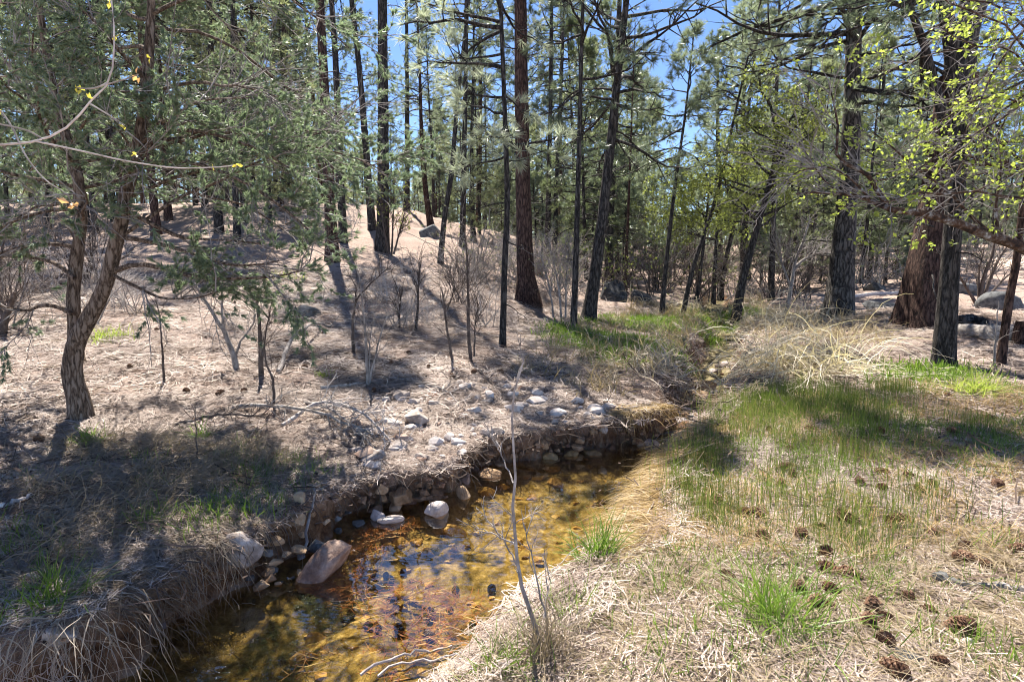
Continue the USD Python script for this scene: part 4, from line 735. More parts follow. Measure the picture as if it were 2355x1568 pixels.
for k, (label, uv, wh, m_, kw) in enumerate([
    ('grey boulder with mossy side lying alone on the open slope', (709, 728), (52, 30), 'rock_dark', {}),
    ('large grey boulder under the crooked pine on the slope', (985, 545), (50, 36), 'rock_black', {}),
    ('block shaped brown boulder behind the thickest reddish pine', (1238, 632), (34, 44), 'rock_brown', {}),
    ('big dark boulder behind the leaning pine, left one of the pair', (1408, 690), (58, 58), 'rock_black', {}),
    ('big grey sloping boulder behind the grassy flat, right one of the pair', (1468, 694), (58, 40), 'rock_black', {}),
    ('pale round topped boulder beyond the large grey barked pine', (2012, 668), (42, 22), 'rock_dark', {}),
    ('flat dark rock between the two big pines at the right', (2028, 712), (72, 24), 'rock_black', {}),
    ('grey rock by the flared root of the huge forked pine', (2074, 738), (40, 22), 'rock_pale', {}),
    ('dark blue grey boulder beside the multi stemmed bush', (2304, 714), (64, 44), 'rock_black', {}),
    ('rounded grey boulder behind the multi stemmed bush', (2220, 674), (48, 26), 'rock_black', {}),
    ('big reddish brown slab tilted up at the water edge on the left', (757, 1345), (124, 56), 'rock_red', dict(tilt=-.6, sink=.14, depth=.55, planes=8, yaw=.5)),
    ('pale angular block set in the left cut bank under the hanging grass', c4(1095, 985), (80, 58), 'rock_pale', dict(sink=.35, depth=.6, tilt=-.3, planes=9)),
    ('white topped reddish stone standing out of the shallow water', c5(442, 850), (46, 34), 'rock_pale', dict(sink=.2, planes=10)),
    ('flat white stone left of the white topped reddish stone', c5(228, 882), (46, 17), 'rock_pale', dict(sink=.15)),
    ('small white stone behind the flat white stone at the water edge', c5(168, 860), (28, 24), 'rock_pale', dict(sink=.1)),
    ('flat golden stone under water in front of the white topped stone', c5(512, 892), (52, 34), 'rock_wet', dict(sink=.4)),
    ('long golden stone under water left of the flat golden one', c5(276, 938), (46, 20), 'rock_wet', dict(sink=.35)),
    ('greenish submerged stone right of the long golden stone', c5(345, 938), (34, 24), 'rock_wet', dict(sink=.4)),
    ('submerged pale brown stone nearest the middle of the pool', c5(392, 980), (36, 18), 'rock_wet', dict(sink=.35)),
    ('brown angular stone at the foot of the undercut bank', c5(560, 752), (36, 30), 'rock_brown', dict(sink=.2)),
    ('flat wet slab at the upper left edge of the pool', c5(686, 662), (50, 20), 'rock_brown', dict(sink=.2)),
    ('dark wet slab just below the flat wet slab', c5(664, 706), (34, 18), 'rock_wet', dict(sink=.25)),
    ('golden flat stone at the far end of the pool', c5(1146, 522), (44, 18), 'rock_wet', dict(sink=.3)),
    ('golden stone left of the far flat one in the pool', c5(1056, 538), (34, 20), 'rock_wet', dict(sink=.3)),
    ('darker golden stone under the gravelly cut bank', c5(966, 545), (36, 20), 'rock_wet', dict(sink=.3)),
    ('long submerged stone near the left side of the pool', c5(962, 588), (42, 20), 'rock_wet', dict(sink=.35)),
    ('largest white stone on top of the left bank edge', c5(138, 560), (50, 34), 'rock_pale', dict(sink=.35)),
    ('grey oval stone on the bank left of the gravel', c5(230, 388), (40, 20), 'rock_pale', {}),
    ('flat pale stone beside the dead branch on the bank', c5(98, 430), (48, 20), 'rock_pale', {}),
    ('large orange brown stone set in the undercut bank face', c5(275, 718), (54, 34), 'rock_brown', dict(sink=.5)),
    ('brown stone low in the bank face left of the orange brown one', c5(245, 775), (36, 28), 'rock_brown', dict(sink=.4)),
    ('rounded brown stone in the bank face above the water', c5(190, 690), (30, 26), 'rock_brown', dict(sink=.4)),
    ('white stone perched on the far cut bank edge, largest there', c5(1000, 345), (36, 26), 'rock_pale', {}),
    ('two toned white stone on the bank right of the perched one', c5(1166, 338), (50, 26), 'rock_pale', {}),
    ('small white stone hanging in the far bank face', c5(1208, 410), (20, 26), 'rock_pale', dict(sink=.4)),
    ('pinkish stone at the upstream end of the pool', c5(1430, 492), (32, 20), 'rock_pale', dict(sink=.2)),
    ('pale slab in the narrow channel upstream of the pool', c5(1535, 402), (52, 20), 'rock_pale', dict(sink=.2)),
    ('flat brown slab under the dry grass in the narrow channel', (1600, 884), (46, 16), 'rock_brown', dict(sink=.2)),
    ('white stone half hidden in hanging grass at the lower left', c4(270, 1362), (56, 38), 'rock_pale', dict(sink=.3)),
    ('small round stone in the matted grass at the lower left', c4(155, 1102), (22, 18), 'rock_pale', {}),
    ('brown stone in the left bank beside the pale block', c4(1265, 925), (32, 30), 'rock_brown', dict(sink=.4)),
    ('rounded tan stone at the top of the left cut bank', c4(1375, 748), (28, 30), 'rock_brown', {}),
    ('flat grey bark like stone at the lower right among cones', (2087, 1522), (58, 26), 'rock_dark', dict(sink=.3)),
    ('small pale stone beside the largest pine cone at the lower right', (2220, 1487), (24, 20), 'rock_pale', {}),
    ('low grey stone half buried on the grassy right bank', (2222, 1082), (44, 14), 'rock_dark', dict(sink=.4))]):
    stone(500 + k, label, uv, wh, m_, name='boulder' if wh[1] > 35 and uv[1] < 800 else 'stone', cat='boulder' if wh[1] > 35 and uv[1] < 800 else 'stone', **kw)
rng = np.random.default_rng(321)
bar = Polygon([(840, 900), (1130, 880), (1290, 915), (1410, 940), (1400, 960), (1200, 985), (1095, 1005), (1060, 1050), (900, 1080), (830, 1090), (800, 1000)])
def in_px(poly, n):
    out = []; x0, y0, x1, y1 = poly.bounds
    while len(out) < n:
        u, v = rng.uniform(x0, x1), rng.uniform(y0, y1)
        if poly.contains(shapely.Point(u, v)): out.append((u, v))
    return out
for k, uv in enumerate(in_px(bar, 240)):
    w = rng.gamma(1.6, 7) + 6
    hh, pale = w * rng.uniform(.4, .75), rng.random() < .8; ad = ('larger ' if w > 24 else 'mid sized ' if w > 15 else 'small ') + ('pale' if pale else 'reddish')
    stone(700 + k, ad + ' stone scattered on the gravelly left bank', uv, (w, hh), 'rock_pale' if pale else 'rock_red', group=ad + ' stones on the gravelly bank', name='gravel_stone', sink=.12, sub=2 if w > 18 else 1)
lb_ = LineString([tuple(p) for p in tl[3:-1]]); 
for k in range(280):                                       # stones in the cut bank
    d_ = rng.uniform(0, lb_.length); p = np.array(lb_.interpolate(d_).coords[0]); p2 = np.array(lb_.interpolate(d_ + .05).coords[0]); tg = unit(p2 - p); nrm = np.array([tg[1], -tg[0]])
    top = float(base(*(p - nrm * .1))); h = rng.uniform(.05, .95); x, y = p + nrm * (.035 - .10 * h + rng.normal(0, .02)); z = top - .03 - h * (top - ZW)
    w = (rng.gamma(2.2, 5) + 6) * (.6 + .6 * h)
    stone(900 + k, 'brown stone sticking out of the cut bank face', None, (w, w * rng.uniform(.5, .8)), ('rock_soil', 'rock_soil', 'rock_brown', 'rock_red')[rng.integers(4)], sink=.5, group='stones in the cut bank', name='bank_stone', sub=1, p=(x, y, z))
for k, uv in enumerate(in_px(Polygon([(690, 1370), (830, 1220), (1000, 1160), (1120, 1090), (1450, 1030), (1400, 1200), (1200, 1360), (1000, 1560), (600, 1560)]), 110)):
    w = rng.gamma(3, 5) + 8
    stone(1100 + k, 'golden brown stone lying under the shallow water', uv, (w, w * .5), 'rock_wet', sink=.35, group='stones on the creek bed', name='bed_stone', sub=1)
for k, uv in enumerate(in_px(Polygon([(560, 1330), (690, 1190), (800, 1160), (830, 1230), (700, 1330), (600, 1380)]), 26)):
    w = rng.gamma(3, 5) + 9
    stone(1300 + k, 'grey brown stone among debris under the left bank', uv, (w, w * .6), ('rock_dark', 'rock_brown')[k % 2], sink=.3, group='stones under the left bank', name='foot_stone', sub=1)
for k, uv in enumerate(in_px(Polygon([(1550, 980), (1600, 900), (1640, 840), (1670, 840), (1640, 930), (1600, 985)]), 24)):
    w = rng.gamma(3, 5) + 9
    stone(1400 + k, 'stone in the narrow channel upstream', uv, (w, w * .5), ('rock_pale', 'rock_brown', 'rock_dark')[k % 3], sink=.3, group='stones in the narrow channel', name='channel_stone', sub=1)

# ---------------------------------------------------------------- pine cones
def cone(seed, wet):
    rng = np.random.default_rng(seed); t = thing('pine_cone', 'x', 'pine cone')
    Lc, Rc = .095, .03; m_ = 'cone_wet' if wet else 'cone_brown'
    n_ = 96; k = np.arange(n_); tt = (k + .5) / n_; a = k * 2.39996; z = Lc * (tt - .42)
    prof = np.sin(np.pi * np.clip(tt * .86 + .1, 0, 1)) ** .7; rr = Rc * .34 * prof
    D = np.stack([np.cos(a), np.sin(a), 0 * a], -1); up = np.interp(tt, [0, .35, 1], [-.5, .25, 1.3])
    dirn = unit(D + np.stack([0 * a, 0 * a, up], -1)); s_ = np.stack([-np.sin(a), np.cos(a), 0 * a], -1)
    Ls = (Rc * (1.05 * prof + .12))[:, None] * rng.uniform(.9, 1.15, (n_, 1)); w_ = Ls * .42 + .001
    b0 = D * rr[:, None] + np.stack([0 * z, 0 * z, z], -1); nn = np.cross(s_, dirn)
    V = np.stack([b0 - s_ * w_ * .3, b0 + s_ * w_ * .3, b0 + dirn * Ls * .75 + s_ * w_, b0 + dirn * Ls + nn * Ls * .1, b0 + dirn * Ls * .75 - s_ * w_, b0 + dirn * Ls * .85 - nn * Ls * .2], 1).reshape(-1, 3)
    f = np.vstack([k[:, None] * 6 + i for i in ([0, 1, 2], [0, 2, 3], [0, 3, 4], [0, 5, 1], [1, 5, 2], [2, 5, 3], [3, 5, 4], [4, 5, 0])])
    c = trimesh.creation.icosphere(1); obj('core', (np.array(c.vertices) * [Rc * .4, Rc * .4, Lc * .46], np.array(c.faces)), m_, t, True)
    obj('scales', (V, f), m_, t, False, kind='stuff')
    return t
cones = {0: cone(1, False), 1: cone(2, True)}; cseen = set(); crng = np.random.default_rng(55)
def put_cone(uv, label, wet=0, group=None, s=None, lift=.028):
    p = G(*uv) + [0, 0, lift * 1.2]; s = (crng.uniform(.75, 1.15) if s is None else s) * (.62 if wet else .84)
    tilt = crng.uniform(55, 105) if crng.random() < .8 else crng.uniform(0, 40)
    loc, rot, sc = p, (tilt, crng.normal(0, 8), crng.uniform(0, 360)), (s, s, s); P = cones[wet]
    if wet not in cseen:
        cseen.add(wet)
        for op, val in zip(UsdGeom.Xformable(P).GetOrderedXformOps(), (Gf.Vec3d(*map(float, loc)), Gf.Vec3f(*map(float, rot)), Gf.Vec3f(s, s, s))): op.Set(val)
        setd(P, label, None, group)
        return
    r = dup(P, label, loc, rot, sc, group)
    if not group: pass
c6 = lambda a, b: (1569.4 + a * .5004, 783 + b * .5004)
for (a, b), l in {(1245, 1360): 'largest open pine cone, beside the small pale stone at the lower right', (1300, 1345): 'reddish cone touching the largest open pine cone', (1170, 1505): 'open pine cone by the bottom edge right of the flat grey stone', (935, 1408): 'reddish pine cone on top of the flat grey stone',
                  (965, 1540): 'pine cone cut by the bottom edge below the flat grey stone', (1375, 1055): 'reddish pine cone just above the grey fallen branch', (1292, 975): 'upper cone of the stacked pair above the grey fallen branch', (1288, 1022): 'lower cone of the stacked pair above the grey fallen branch', (1548, 985): 'dark pine cone at the right edge above the grey fallen branch',
                  (1030, 1205): 'open pine cone left of the pair below the grey fallen branch', (1120, 1268): 'slender cone lower right of the open cone below the branch', (875, 1255): 'upper cone of the pair right of the green grass tuft', (925, 1318): 'lower cone of the pair right of the green grass tuft', (605, 1240): 'left cone of the two beside the green grass tuft',
                  (680, 1258): 'right cone of the two beside the green grass tuft', (675, 1172): 'dark cone above the two beside the green grass tuft', (205, 1110): 'pine cone half hidden in straw left of the green grass tuft', (655, 1075): 'large dark open cone in the middle of the right bank', (655, 1005): 'smaller cone right above the large dark open cone',
                  (775, 1105): 'dull cone in grass right of the large dark open cone', (365, 918): 'upright dark cone among reeds at the left of the grassy bank', (540, 908): 'single cone right of the upright dark one', (1145, 915): 'single round cone left of the stacked pair'}.items():
    put_cone(c6(a, b), l, s=1.2 if 'largest' in l or 'large' in l else None)
for a, b in [(625, 885), (910, 625), (1035, 640), (910, 695), (1090, 705), (1150, 680), (1445, 680), (815, 675), (455, 610), (500, 600), (505, 635), (450, 685), (165, 760), (270, 815), (345, 815), (735, 810), (740, 835), (790, 860), (570, 425), (880, 385), (395, 425), (490, 515), (850, 1330), (1000, 840), (960, 865), (1240, 435), (905, 440), (1420, 375), (530, 1175), (1180, 540), (1215, 265), (1040, 195)]:
    put_cone(c6(a, b), 'brown pine cone lying in the sunlit grass of the right bank', 0, 'cones in the right bank grass')
for a, b in [(205, 1100), (225, 1125), (155, 1100), (285, 1080), (125, 1335), (170, 1355), (405, 1385), (415, 1270), (410, 1300), (610, 1330), (270, 1355), (500, 1260), (240, 1210), (525, 1170), (45, 1285), (20, 1305), (690, 1165)]:
    put_cone(c5(a, b), 'black wet pine cone lying in the shallow creek', 1, 'wet cones in the creek')
for u, v in [(92, 1018), (430, 905), (560, 905), (362, 762), (540, 700), (660, 790), (770, 820), (745, 770), (900, 840), (985, 850), (1090, 860), (1150, 860), (700, 850), (640, 830), (300, 850), (860, 905), (455, 975), (505, 910), (1040, 870), (1180, 850), (940, 815), (620, 745)]:
    put_cone((u, v), 'small dark pine cone lying on the needles of the left slope', 0, 'cones on the left slope')

# ---------------------------------------------------------------- ground cover
from scipy.spatial.transform import Rotation
def ribbons(P, Wd, rng, flat=.6):
    B, n, _ = P.shape; T_ = unit(np.gradient(P, axis=1)); r = unit(rng.normal(0, 1 - flat, (B, 1, 3)) + [0, 0, flat]); s = unit(np.cross(T_, np.broadcast_to(r, T_.shape))) * (Wd[..., None] / 2)
    V = np.stack([P - s, P + s], 2).reshape(-1, 3); i = np.arange(n - 1)
    f = np.vstack([np.stack([2 * i, 2 * i + 1, 2 * i + 3], 1), np.stack([2 * i, 2 * i + 3, 2 * i + 2], 1)])
    return V, (f[None] + (np.arange(B) * 2 * n)[:, None, None]).reshape(-1, 3)
def blades(rng, xy, dirs, length, up=.5, n=6, w=.005, g=.22, hug=.008, wander=.12, z0=None):
    B = len(xy); P = np.zeros((B, n, 3)); z = H(xy[:, 0], xy[:, 1]) if z0 is None else z0; P[:, 0] = np.c_[xy, z]
    u_ = rng.uniform(.2, 1.2, B) * up; d = np.c_[dirs * np.cos(u_)[:, None], np.sin(u_)]; st = (length * rng.uniform(.55, 1.2, B) / (n - 1))[:, None]
    for i in range(1, n):
        P[:, i] = P[:, i - 1] + d * st; h = H(P[:, i, 0], P[:, i, 1]) + hug * (1 + i * .3)
        P[:, i, 2] = np.maximum(P[:, i, 2], h); d = unit(P[:, i] - P[:, i - 1]); d = unit(d + rng.normal(0, wander, (B, 3)) - [0, 0, g])
    return ribbons(P, taper(B, n, w, w * .25) * rng.uniform(.7, 1.3, (B, 1)), rng)
def wpoly(pts): return Polygon([tuple(G(u, v)[:2]) for u, v in pts]).buffer(0)
def sample_in(rng, poly, n, thr=0, sc=1.5, seed=0):
    out = np.zeros((0, 2)); x0, y0, x1, y1 = poly.bounds
    for _ in range(400):
        q_ = np.c_[rng.uniform(x0, x1, 4 * n + 50), rng.uniform(y0, y1, 4 * n + 50)]; q_ = q_[shapely.contains_xy(poly, q_[:, 0], q_[:, 1])]
        if thr: q_ = q_[fbm(np.c_[q_ * sc, 0 * q_[:, 0]], 3, seed) > thr]
        out = np.vstack([out, q_])
        if len(out) >= n: break
    return out[:n]
def instancer(name, label, cat, protos_, xy, scale, rng, align=.8, z=None, up=0.0):
    h = UsdGeom.PointInstancer.Define(stage, '/World/' + name); setd(h.GetPrim(), label, cat, None, 'stuff'); ps = []
    for k, (pn, vf, m_) in enumerate(protos_): ps.append(obj(pn, vf, m_, h.GetPrim(), False).GetPath())
    n_ = len(xy); z = H(xy[:, 0], xy[:, 1]) if z is None else z; N_ = unit(Hn(xy[:, 0], xy[:, 1]) * align + np.array([0, 0, 1 - align]) + 1e-9)
    ax = np.cross(np.broadcast_to([0, 0, 1.0], N_.shape), N_); an = np.arccos(np.clip(N_[:, 2], -1, 1)); R_ = Rotation.from_rotvec(unit(ax) * an[:, None]) * Rotation.from_rotvec(np.c_[np.zeros((n_, 2)), rng.uniform(0, 2 * np.pi, n_)])
    qx = R_.as_quat()
    h.CreatePrototypesRel().SetTargets(ps); h.CreatePositionsAttr(Vt.Vec3fArray.FromNumpy(np.c_[xy, z + up].astype(np.float32))); h.CreateProtoIndicesAttr(Vt.IntArray.FromNumpy(rng.integers(0, len(ps), n_).astype(np.int32)))
    h.CreateOrientationsAttr(Vt.QuathArray([Gf.Quath(float(a[3]), float(a[0]), float(a[1]), float(a[2])) for a in qx])); h.CreateScalesAttr(Vt.Vec3fArray.FromNumpy((np.asarray(scale) * rng.uniform(.75, 1.3, n_))[:, None].repeat(3, 1).astype(np.float32)))
def litter_mesh(rng, n_, rad, L, w, lift=.02):
    r = rad * np.sqrt(rng.uniform(0, 1, n_)); a = rng.uniform(0, 2 * np.pi, n_); c = np.c_[r * np.cos(a), r * np.sin(a), rng.uniform(0, lift, n_)]
    t_ = rng.uniform(0, 2 * np.pi, n_); d = unit(np.c_[np.cos(t_), np.sin(t_), rng.normal(0, .12, n_)]); l_ = L * rng.uniform(.5, 1.2, (n_, 1)); bow = np.cross(d, [0, 0, 1.0]) * l_ * rng.normal(0, .12, (n_, 1))
    P = np.stack([c - d * l_ / 2, c + bow, c + d * l_ / 2], 1); P[..., 2] = np.maximum(P[..., 2], .001)
    return ribbons(P, np.full((n_, 3), w) * rng.uniform(.6, 1.3, (n_, 1)), rng, .75)
rng = np.random.default_rng(900)
def fan(n_, r0, r1, a0=-.86, a1=.86, pw=1.0):
    r = r0 + (r1 - r0) * rng.uniform(0, 1, n_) ** pw; a = rng.uniform(a0, a1, n_); xy = np.c_[r * np.sin(a), r * np.cos(a)]
    nl_ = shapely.distance(LLEFT, shapely.points(xy)) < .30
    return xy[~shapely.contains_xy(W.buffer(.02), xy[:, 0], xy[:, 1]) & ~(shapely.contains_xy(T.buffer(.12), xy[:, 0], xy[:, 1]) & nl_)]
instancer('needle_litter', 'fallen dry pine needles covering the ground near the creek', 'pine needles', [('needle_patch', litter_mesh(rng, 120, .24, .15, .0032), 'litter') for _ in range(4)], fan(2300, 1.6, 7.0, pw=.8), np.ones(1), rng, 1.0)
instancer('slope_litter', 'fallen dry pine needles covering the slope further back', 'pine needles', [('needle_patch', litter_mesh(rng, 90, .42, .22, .007, .03), 'litter') for _ in range(4)], fan(2300, 6.0, 17.0, pw=.8), np.ones(1), rng, 1.0)
def chips_mesh(rng, n_, rad, sz):
    r = rad * np.sqrt(rng.uniform(0, 1, n_)); a = rng.uniform(0, 6.3, n_); c = np.c_[r * np.cos(a), r * np.sin(a), rng.uniform(.006, .02, n_)]; t_ = rng.uniform(0, 6.3, n_)
    d = np.c_[np.cos(t_), np.sin(t_), rng.normal(0, .25, n_)] * sz * rng.uniform(.4, 1.3, (n_, 1)); e = np.c_[-np.sin(t_), np.cos(t_), rng.normal(0, .25, n_)] * sz * rng.uniform(.2, .7, (n_, 1))
    V = np.stack([c - d - e * .6, c + d * .8 - e, c + d + e * .5, c - d * .7 + e], 1).reshape(-1, 3); i = np.arange(n_)[:, None] * 4
    return V, np.vstack([i + [0, 1, 2], i + [0, 2, 3]])
instancer('bark_debris', 'dark bits of bark and cone scales strewn over the needles', 'bark bits', [('chip_patch', join([chips_mesh(rng, 12, .5, .016), litter_mesh(rng, 7, .5, .2, .006, .03)]), 'debris') for _ in range(4)], np.vstack([fan(900, 3.5, 9), fan(1700, 7, 22)]), np.r_[1] * 1.15, rng, 1.0)
# straw on the left bank, hanging over its edge
def downhill(xy, tgt, rng, jit=.5):
    d = unit(tgt - xy); a = rng.normal(0, jit, len(xy)); c_, s_ = np.cos(a), np.sin(a)
    return np.c_[d[:, 0] * c_ - d[:, 1] * s_, d[:, 0] * s_ + d[:, 1] * c_]
def toward_water(xy):
    d_ = shapely.line_locate_point(Wb, shapely.points(xy)); return np.array([p.coords[0] for p in shapely.line_interpolate_point(Wb, d_)])
L_front = wpoly([(-60, 1090), (200, 1010), (520, 1000), (760, 1080), (690, 1150), (520, 1235), (330, 1340), (0, 1450), (-100, 1450)])
ce = sample_in(rng, L_front, 190, .46, 2.0, 5)
def clumps(ce, k, sp, L_, up, w, g=.22, n=7, jit=.55, wander=.13):
    xy = np.repeat(ce, k, 0) + rng.normal(0, sp, (len(ce) * k, 2)); tw_ = np.repeat(toward_water(ce) - ce, k, 0) + rng.normal(0, 1e-3, (len(xy), 2))
    return blades(rng, xy, downhill(xy, xy + tw_, rng, jit), L_, up, n, w, g, wander=wander)
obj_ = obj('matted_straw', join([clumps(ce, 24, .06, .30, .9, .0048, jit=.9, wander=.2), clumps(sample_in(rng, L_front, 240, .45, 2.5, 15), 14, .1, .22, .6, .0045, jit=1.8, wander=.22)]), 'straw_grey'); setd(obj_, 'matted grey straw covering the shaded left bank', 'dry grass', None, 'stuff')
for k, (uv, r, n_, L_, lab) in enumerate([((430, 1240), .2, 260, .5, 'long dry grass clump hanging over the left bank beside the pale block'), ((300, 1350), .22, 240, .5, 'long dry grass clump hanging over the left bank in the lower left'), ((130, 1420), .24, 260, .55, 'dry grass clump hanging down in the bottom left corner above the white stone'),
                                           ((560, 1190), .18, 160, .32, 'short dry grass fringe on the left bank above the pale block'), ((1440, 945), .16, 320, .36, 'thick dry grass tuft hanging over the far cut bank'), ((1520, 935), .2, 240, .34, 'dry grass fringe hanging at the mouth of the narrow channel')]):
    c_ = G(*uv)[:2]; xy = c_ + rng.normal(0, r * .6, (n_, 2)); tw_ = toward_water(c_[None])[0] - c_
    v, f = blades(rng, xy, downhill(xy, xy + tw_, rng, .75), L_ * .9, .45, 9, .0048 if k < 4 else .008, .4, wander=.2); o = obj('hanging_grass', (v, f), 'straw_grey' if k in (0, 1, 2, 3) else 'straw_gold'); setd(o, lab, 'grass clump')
# right bank: golden straw combed down to the water, short straw on top
R_edge = wpoly([(1650, 965), (1590, 1015), (1545, 1060), (1480, 1150), (1430, 1220), (1500, 1300), (1640, 1290), (1680, 1150), (1720, 1000)])
ce = sample_in(rng, R_edge, 520); xy = np.repeat(ce, 16, 0) + rng.normal(0, .05, (len(ce) * 16, 2)); tw_ = np.repeat(toward_water(ce) - ce, 16, 0)
setd(obj('combed_straw', blades(rng, xy, downhill(xy, xy + tw_ + [0, -.15], rng, .45), .34, .35, 7, .005, .2, wander=.1), 'straw_gold'), 'golden straw combed down the right bank to the water', 'dry grass', None, 'stuff')
R_low = wpoly([(1490, 1290), (1340, 1350), (1180, 1480), (1100, 1568), (1000, 1640), (2420, 1640), (2420, 1250), (1800, 1220)])
R_top = wpoly([(1680, 940), (1600, 1030), (1640, 1290), (1900, 1300), (2420, 1280), (2420, 900), (2000, 880)])
def random_straw(poly, n_, L_, w, m_, name, lab, thr=0, sd=0, k=9, up=.5):
    ce = sample_in(rng, poly, n_, thr, 1.6, sd); a = rng.uniform(0, 2 * np.pi, len(ce)); xy = np.repeat(ce, k, 0) + rng.normal(0, .05, (len(ce) * k, 2)); a = np.repeat(a, k) + rng.normal(0, .8, len(xy))
    setd(obj(name, blades(rng, xy, np.c_[np.cos(a), np.sin(a)], L_, up, 5, w, .25), m_), lab, 'dry grass', None, 'stuff')
random_straw(R_low, 1200, .24, .004, 'straw', 'dry_straw', 'pale dry straw lying over the near right bank', k=10)
random_straw(R_top, 1050, .2, .0048, 'straw_gold', 'dry_grass', 'yellow dry grass on top of the right bank', .4, 3, k=9, up=.9)
mid = wpoly([(1180, 860), (1300, 760), (1480, 700), (1700, 705), (1600, 790), (1545, 860), (1500, 920), (1380, 930)])
random_straw(mid, 420, .36, .012, 'straw', 'meadow_straw', 'pale dry grass on the flat left of the narrow channel', .38, 8, k=9, up=1.2)
random_straw(wpoly([(1700, 690), (1930, 725), (2060, 760), (2000, 850), (1760, 800), (1690, 760)]), 260, .4, .012, 'straw', 'bank_straw', 'pale dry grass around the big bunchgrass clump', .4, 9, k=9, up=1.2)
# the big fountain of bunchgrass, and smaller ones
def fountain(uv, spread, n_, L_, lab, bias=(0, 0), w=.015, m_='straw_pale', thr=.9):
    c_ = G(*uv); xy = c_[:2] + rng.normal(0, 1, (n_, 2)) * spread; a = rng.uniform(0, 2 * np.pi, n_); d = unit(np.c_[np.cos(a), np.sin(a)] + np.asarray(bias))
    setd(obj('bunchgrass', blades(rng, xy, d, L_, thr * 1.35, 16, w, .17, .02, .15), m_), lab, 'grass clump')
fountain((1850, 850), (.4, .34), 330, 1.4, 'big fountain shaped clump of long pale bunchgrass right of the channel', (-.25, -.25))
fountain((1765, 850), (.26, .3), 150, 1.35, 'smaller clump of long pale bunchgrass leaning over the channel', (-.1, -.3))
fountain((1800, 745), (.6, .5), 260, 1.3, 'shaded clump of long dry grass behind the big bunchgrass', (0, 0), .012)
fountain((1475, 850), (.35, .25), 130, .9, 'arching dry grass clump on the left side of the channel', (.3, -.2))
fountain((1560, 885), (.15, .2), 70, .7, 'thin arching dry grass over the mouth of the channel', (.2, -.3))
fountain((1600, 712), (.8, .4), 200, 1.1, 'dry grass at the foot of the thin leaning pines', (0, 0), .016)
# reeds, green tufts and meadow grass
def stems_mesh(n_, rad, h, w, lean=.12, n=3):
    xy = rng.normal(0, rad * .55, (n_, 2)); P0 = np.c_[xy, np.full(n_, -.01)]; d = unit(rng.normal(0, lean, (n_, 3)) + [0, 0, 1.0]); l_ = h * rng.uniform(.5, 1.15, (n_, 1)); b_ = rng.normal(0, lean * .5, (n_, 3)) * l_
    P = np.stack([P0 + d * l_ * t_ + b_ * t_ * t_ for t_ in np.linspace(0, 1, n)], 1)
    return ribbons(P, taper(n_, n, w, w * .4) * np.ones((n_, 1)), rng, 0)
reed_zone = wpoly([(1655, 950), (1600, 1030), (1560, 1150), (1640, 1260), (1760, 1180), (1900, 1280), (2080, 1330), (2150, 1180), (2330, 1050), (2250, 930), (2100, 905), (1850, 880), (1740, 900)])
instancer('green_reeds', 'thin upright green reeds on the right bank', 'reeds', [('reed_patch', stems_mesh(26, .16, .17, .0042, .1), 'reed_green') for _ in range(3)], np.vstack([sample_in(rng, reed_zone, 290, .46, 1.8, 71), sample_in(rng, wpoly([(1665, 945), (1620, 1000), (1760, 985), (1990, 940), (2100, 915), (1990, 885), (1790, 890)]), 180, .4, 2.0, 72), sample_in(rng, wpoly([(1600, 1020), (1555, 1140), (1650, 1230), (1720, 1080)]), 60, .4, 2, 4)]), np.ones(1), rng, .3)
instancer('sprouting_grass', 'short fresh green grass sprouting through the straw', 'grass', [('grass_patch', stems_mesh(22, .14, .10, .005, .4), 'grass_green') for _ in range(3)], np.vstack([sample_in(rng, R_top, 330, .5, 1.4, 81), sample_in(rng, R_low, 110, .56, 1.3, 82), sample_in(rng, L_front, 75, .54, 1.5, 83)]), np.ones(1), rng, .5)
instancer('meadow_grass', 'fresh green grass on the flat beyond the pool', 'grass', [('grass_patch', stems_mesh(40, .34, .14, .013, .4), 'grass_green') for _ in range(3)], np.vstack([sample_in(rng, wpoly([(1240, 760), (1330, 735), (1480, 730), (1680, 705), (1690, 745), (1640, 800), (1560, 850), (1400, 850), (1280, 800)]), 420, .42, .9, 91), sample_in(rng, wpoly([(1600, 700), (1750, 715), (1700, 760), (1640, 760)]), 80, .4, 1, 92), sample_in(rng, wpoly([(2010, 850), (2180, 830), (2260, 880), (2060, 890)]), 50)]), np.ones(1), rng, .6)
for k, (uv, r, n_, h, lab) in enumerate([((1372, 1288), .08, 220, .24, 'bright green grass tuft growing at the water edge'), ((1775, 1430), .13, 260, .26, 'large green grass tuft in pale straw at the bottom right'), ((1300, 1420), .1, 90, .16, 'green tuft right of the bare foreground sapling'), ((1165, 1545), .1, 110, .16, 'green tuft at the bottom edge left of the straw clump'),
                                          ((345, 1208), .07, 60, .13, 'small green tuft among matted straw on the left bank'), ((205, 1020), .08, 110, .14, 'green grass around the juniper foot'), ((462, 1010), .05, 50, .16, 'green sprig by the reddish stalk on the left bank'), ((110, 1390), .1, 110, .2, 'green grass clump hanging at the lower left edge'), ((250, 780), .22, 150, .17, 'yellow green tuft on the sunlit slope right of the juniper'),
                                          ((742, 868), .05, 50, .1, 'tiny yellow green tuft near the branch pile'), ((2240, 905), .14, 200, .24, 'yellowish grass tuft before the slim black pine'), ((650, 640), .3, 120, .2, 'yellowish tuft high on the slope beside the juniper foliage')]):
    c_ = G(*uv)[:2]; xy = c_ + rng.normal(0, r * .7, (n_, 2)); a = rng.uniform(0, 6.3, n_)
    setd(obj('grass_tuft', blades(rng, xy, np.c_[np.cos(a), np.sin(a)], h * 1.2, 1.25, 6, .004 + .0008 * np.hypot(*c_), .12), 'leaf_lime' if k in (8, 9, 10, 11) else 'grass_green'), lab, 'grass tuft')
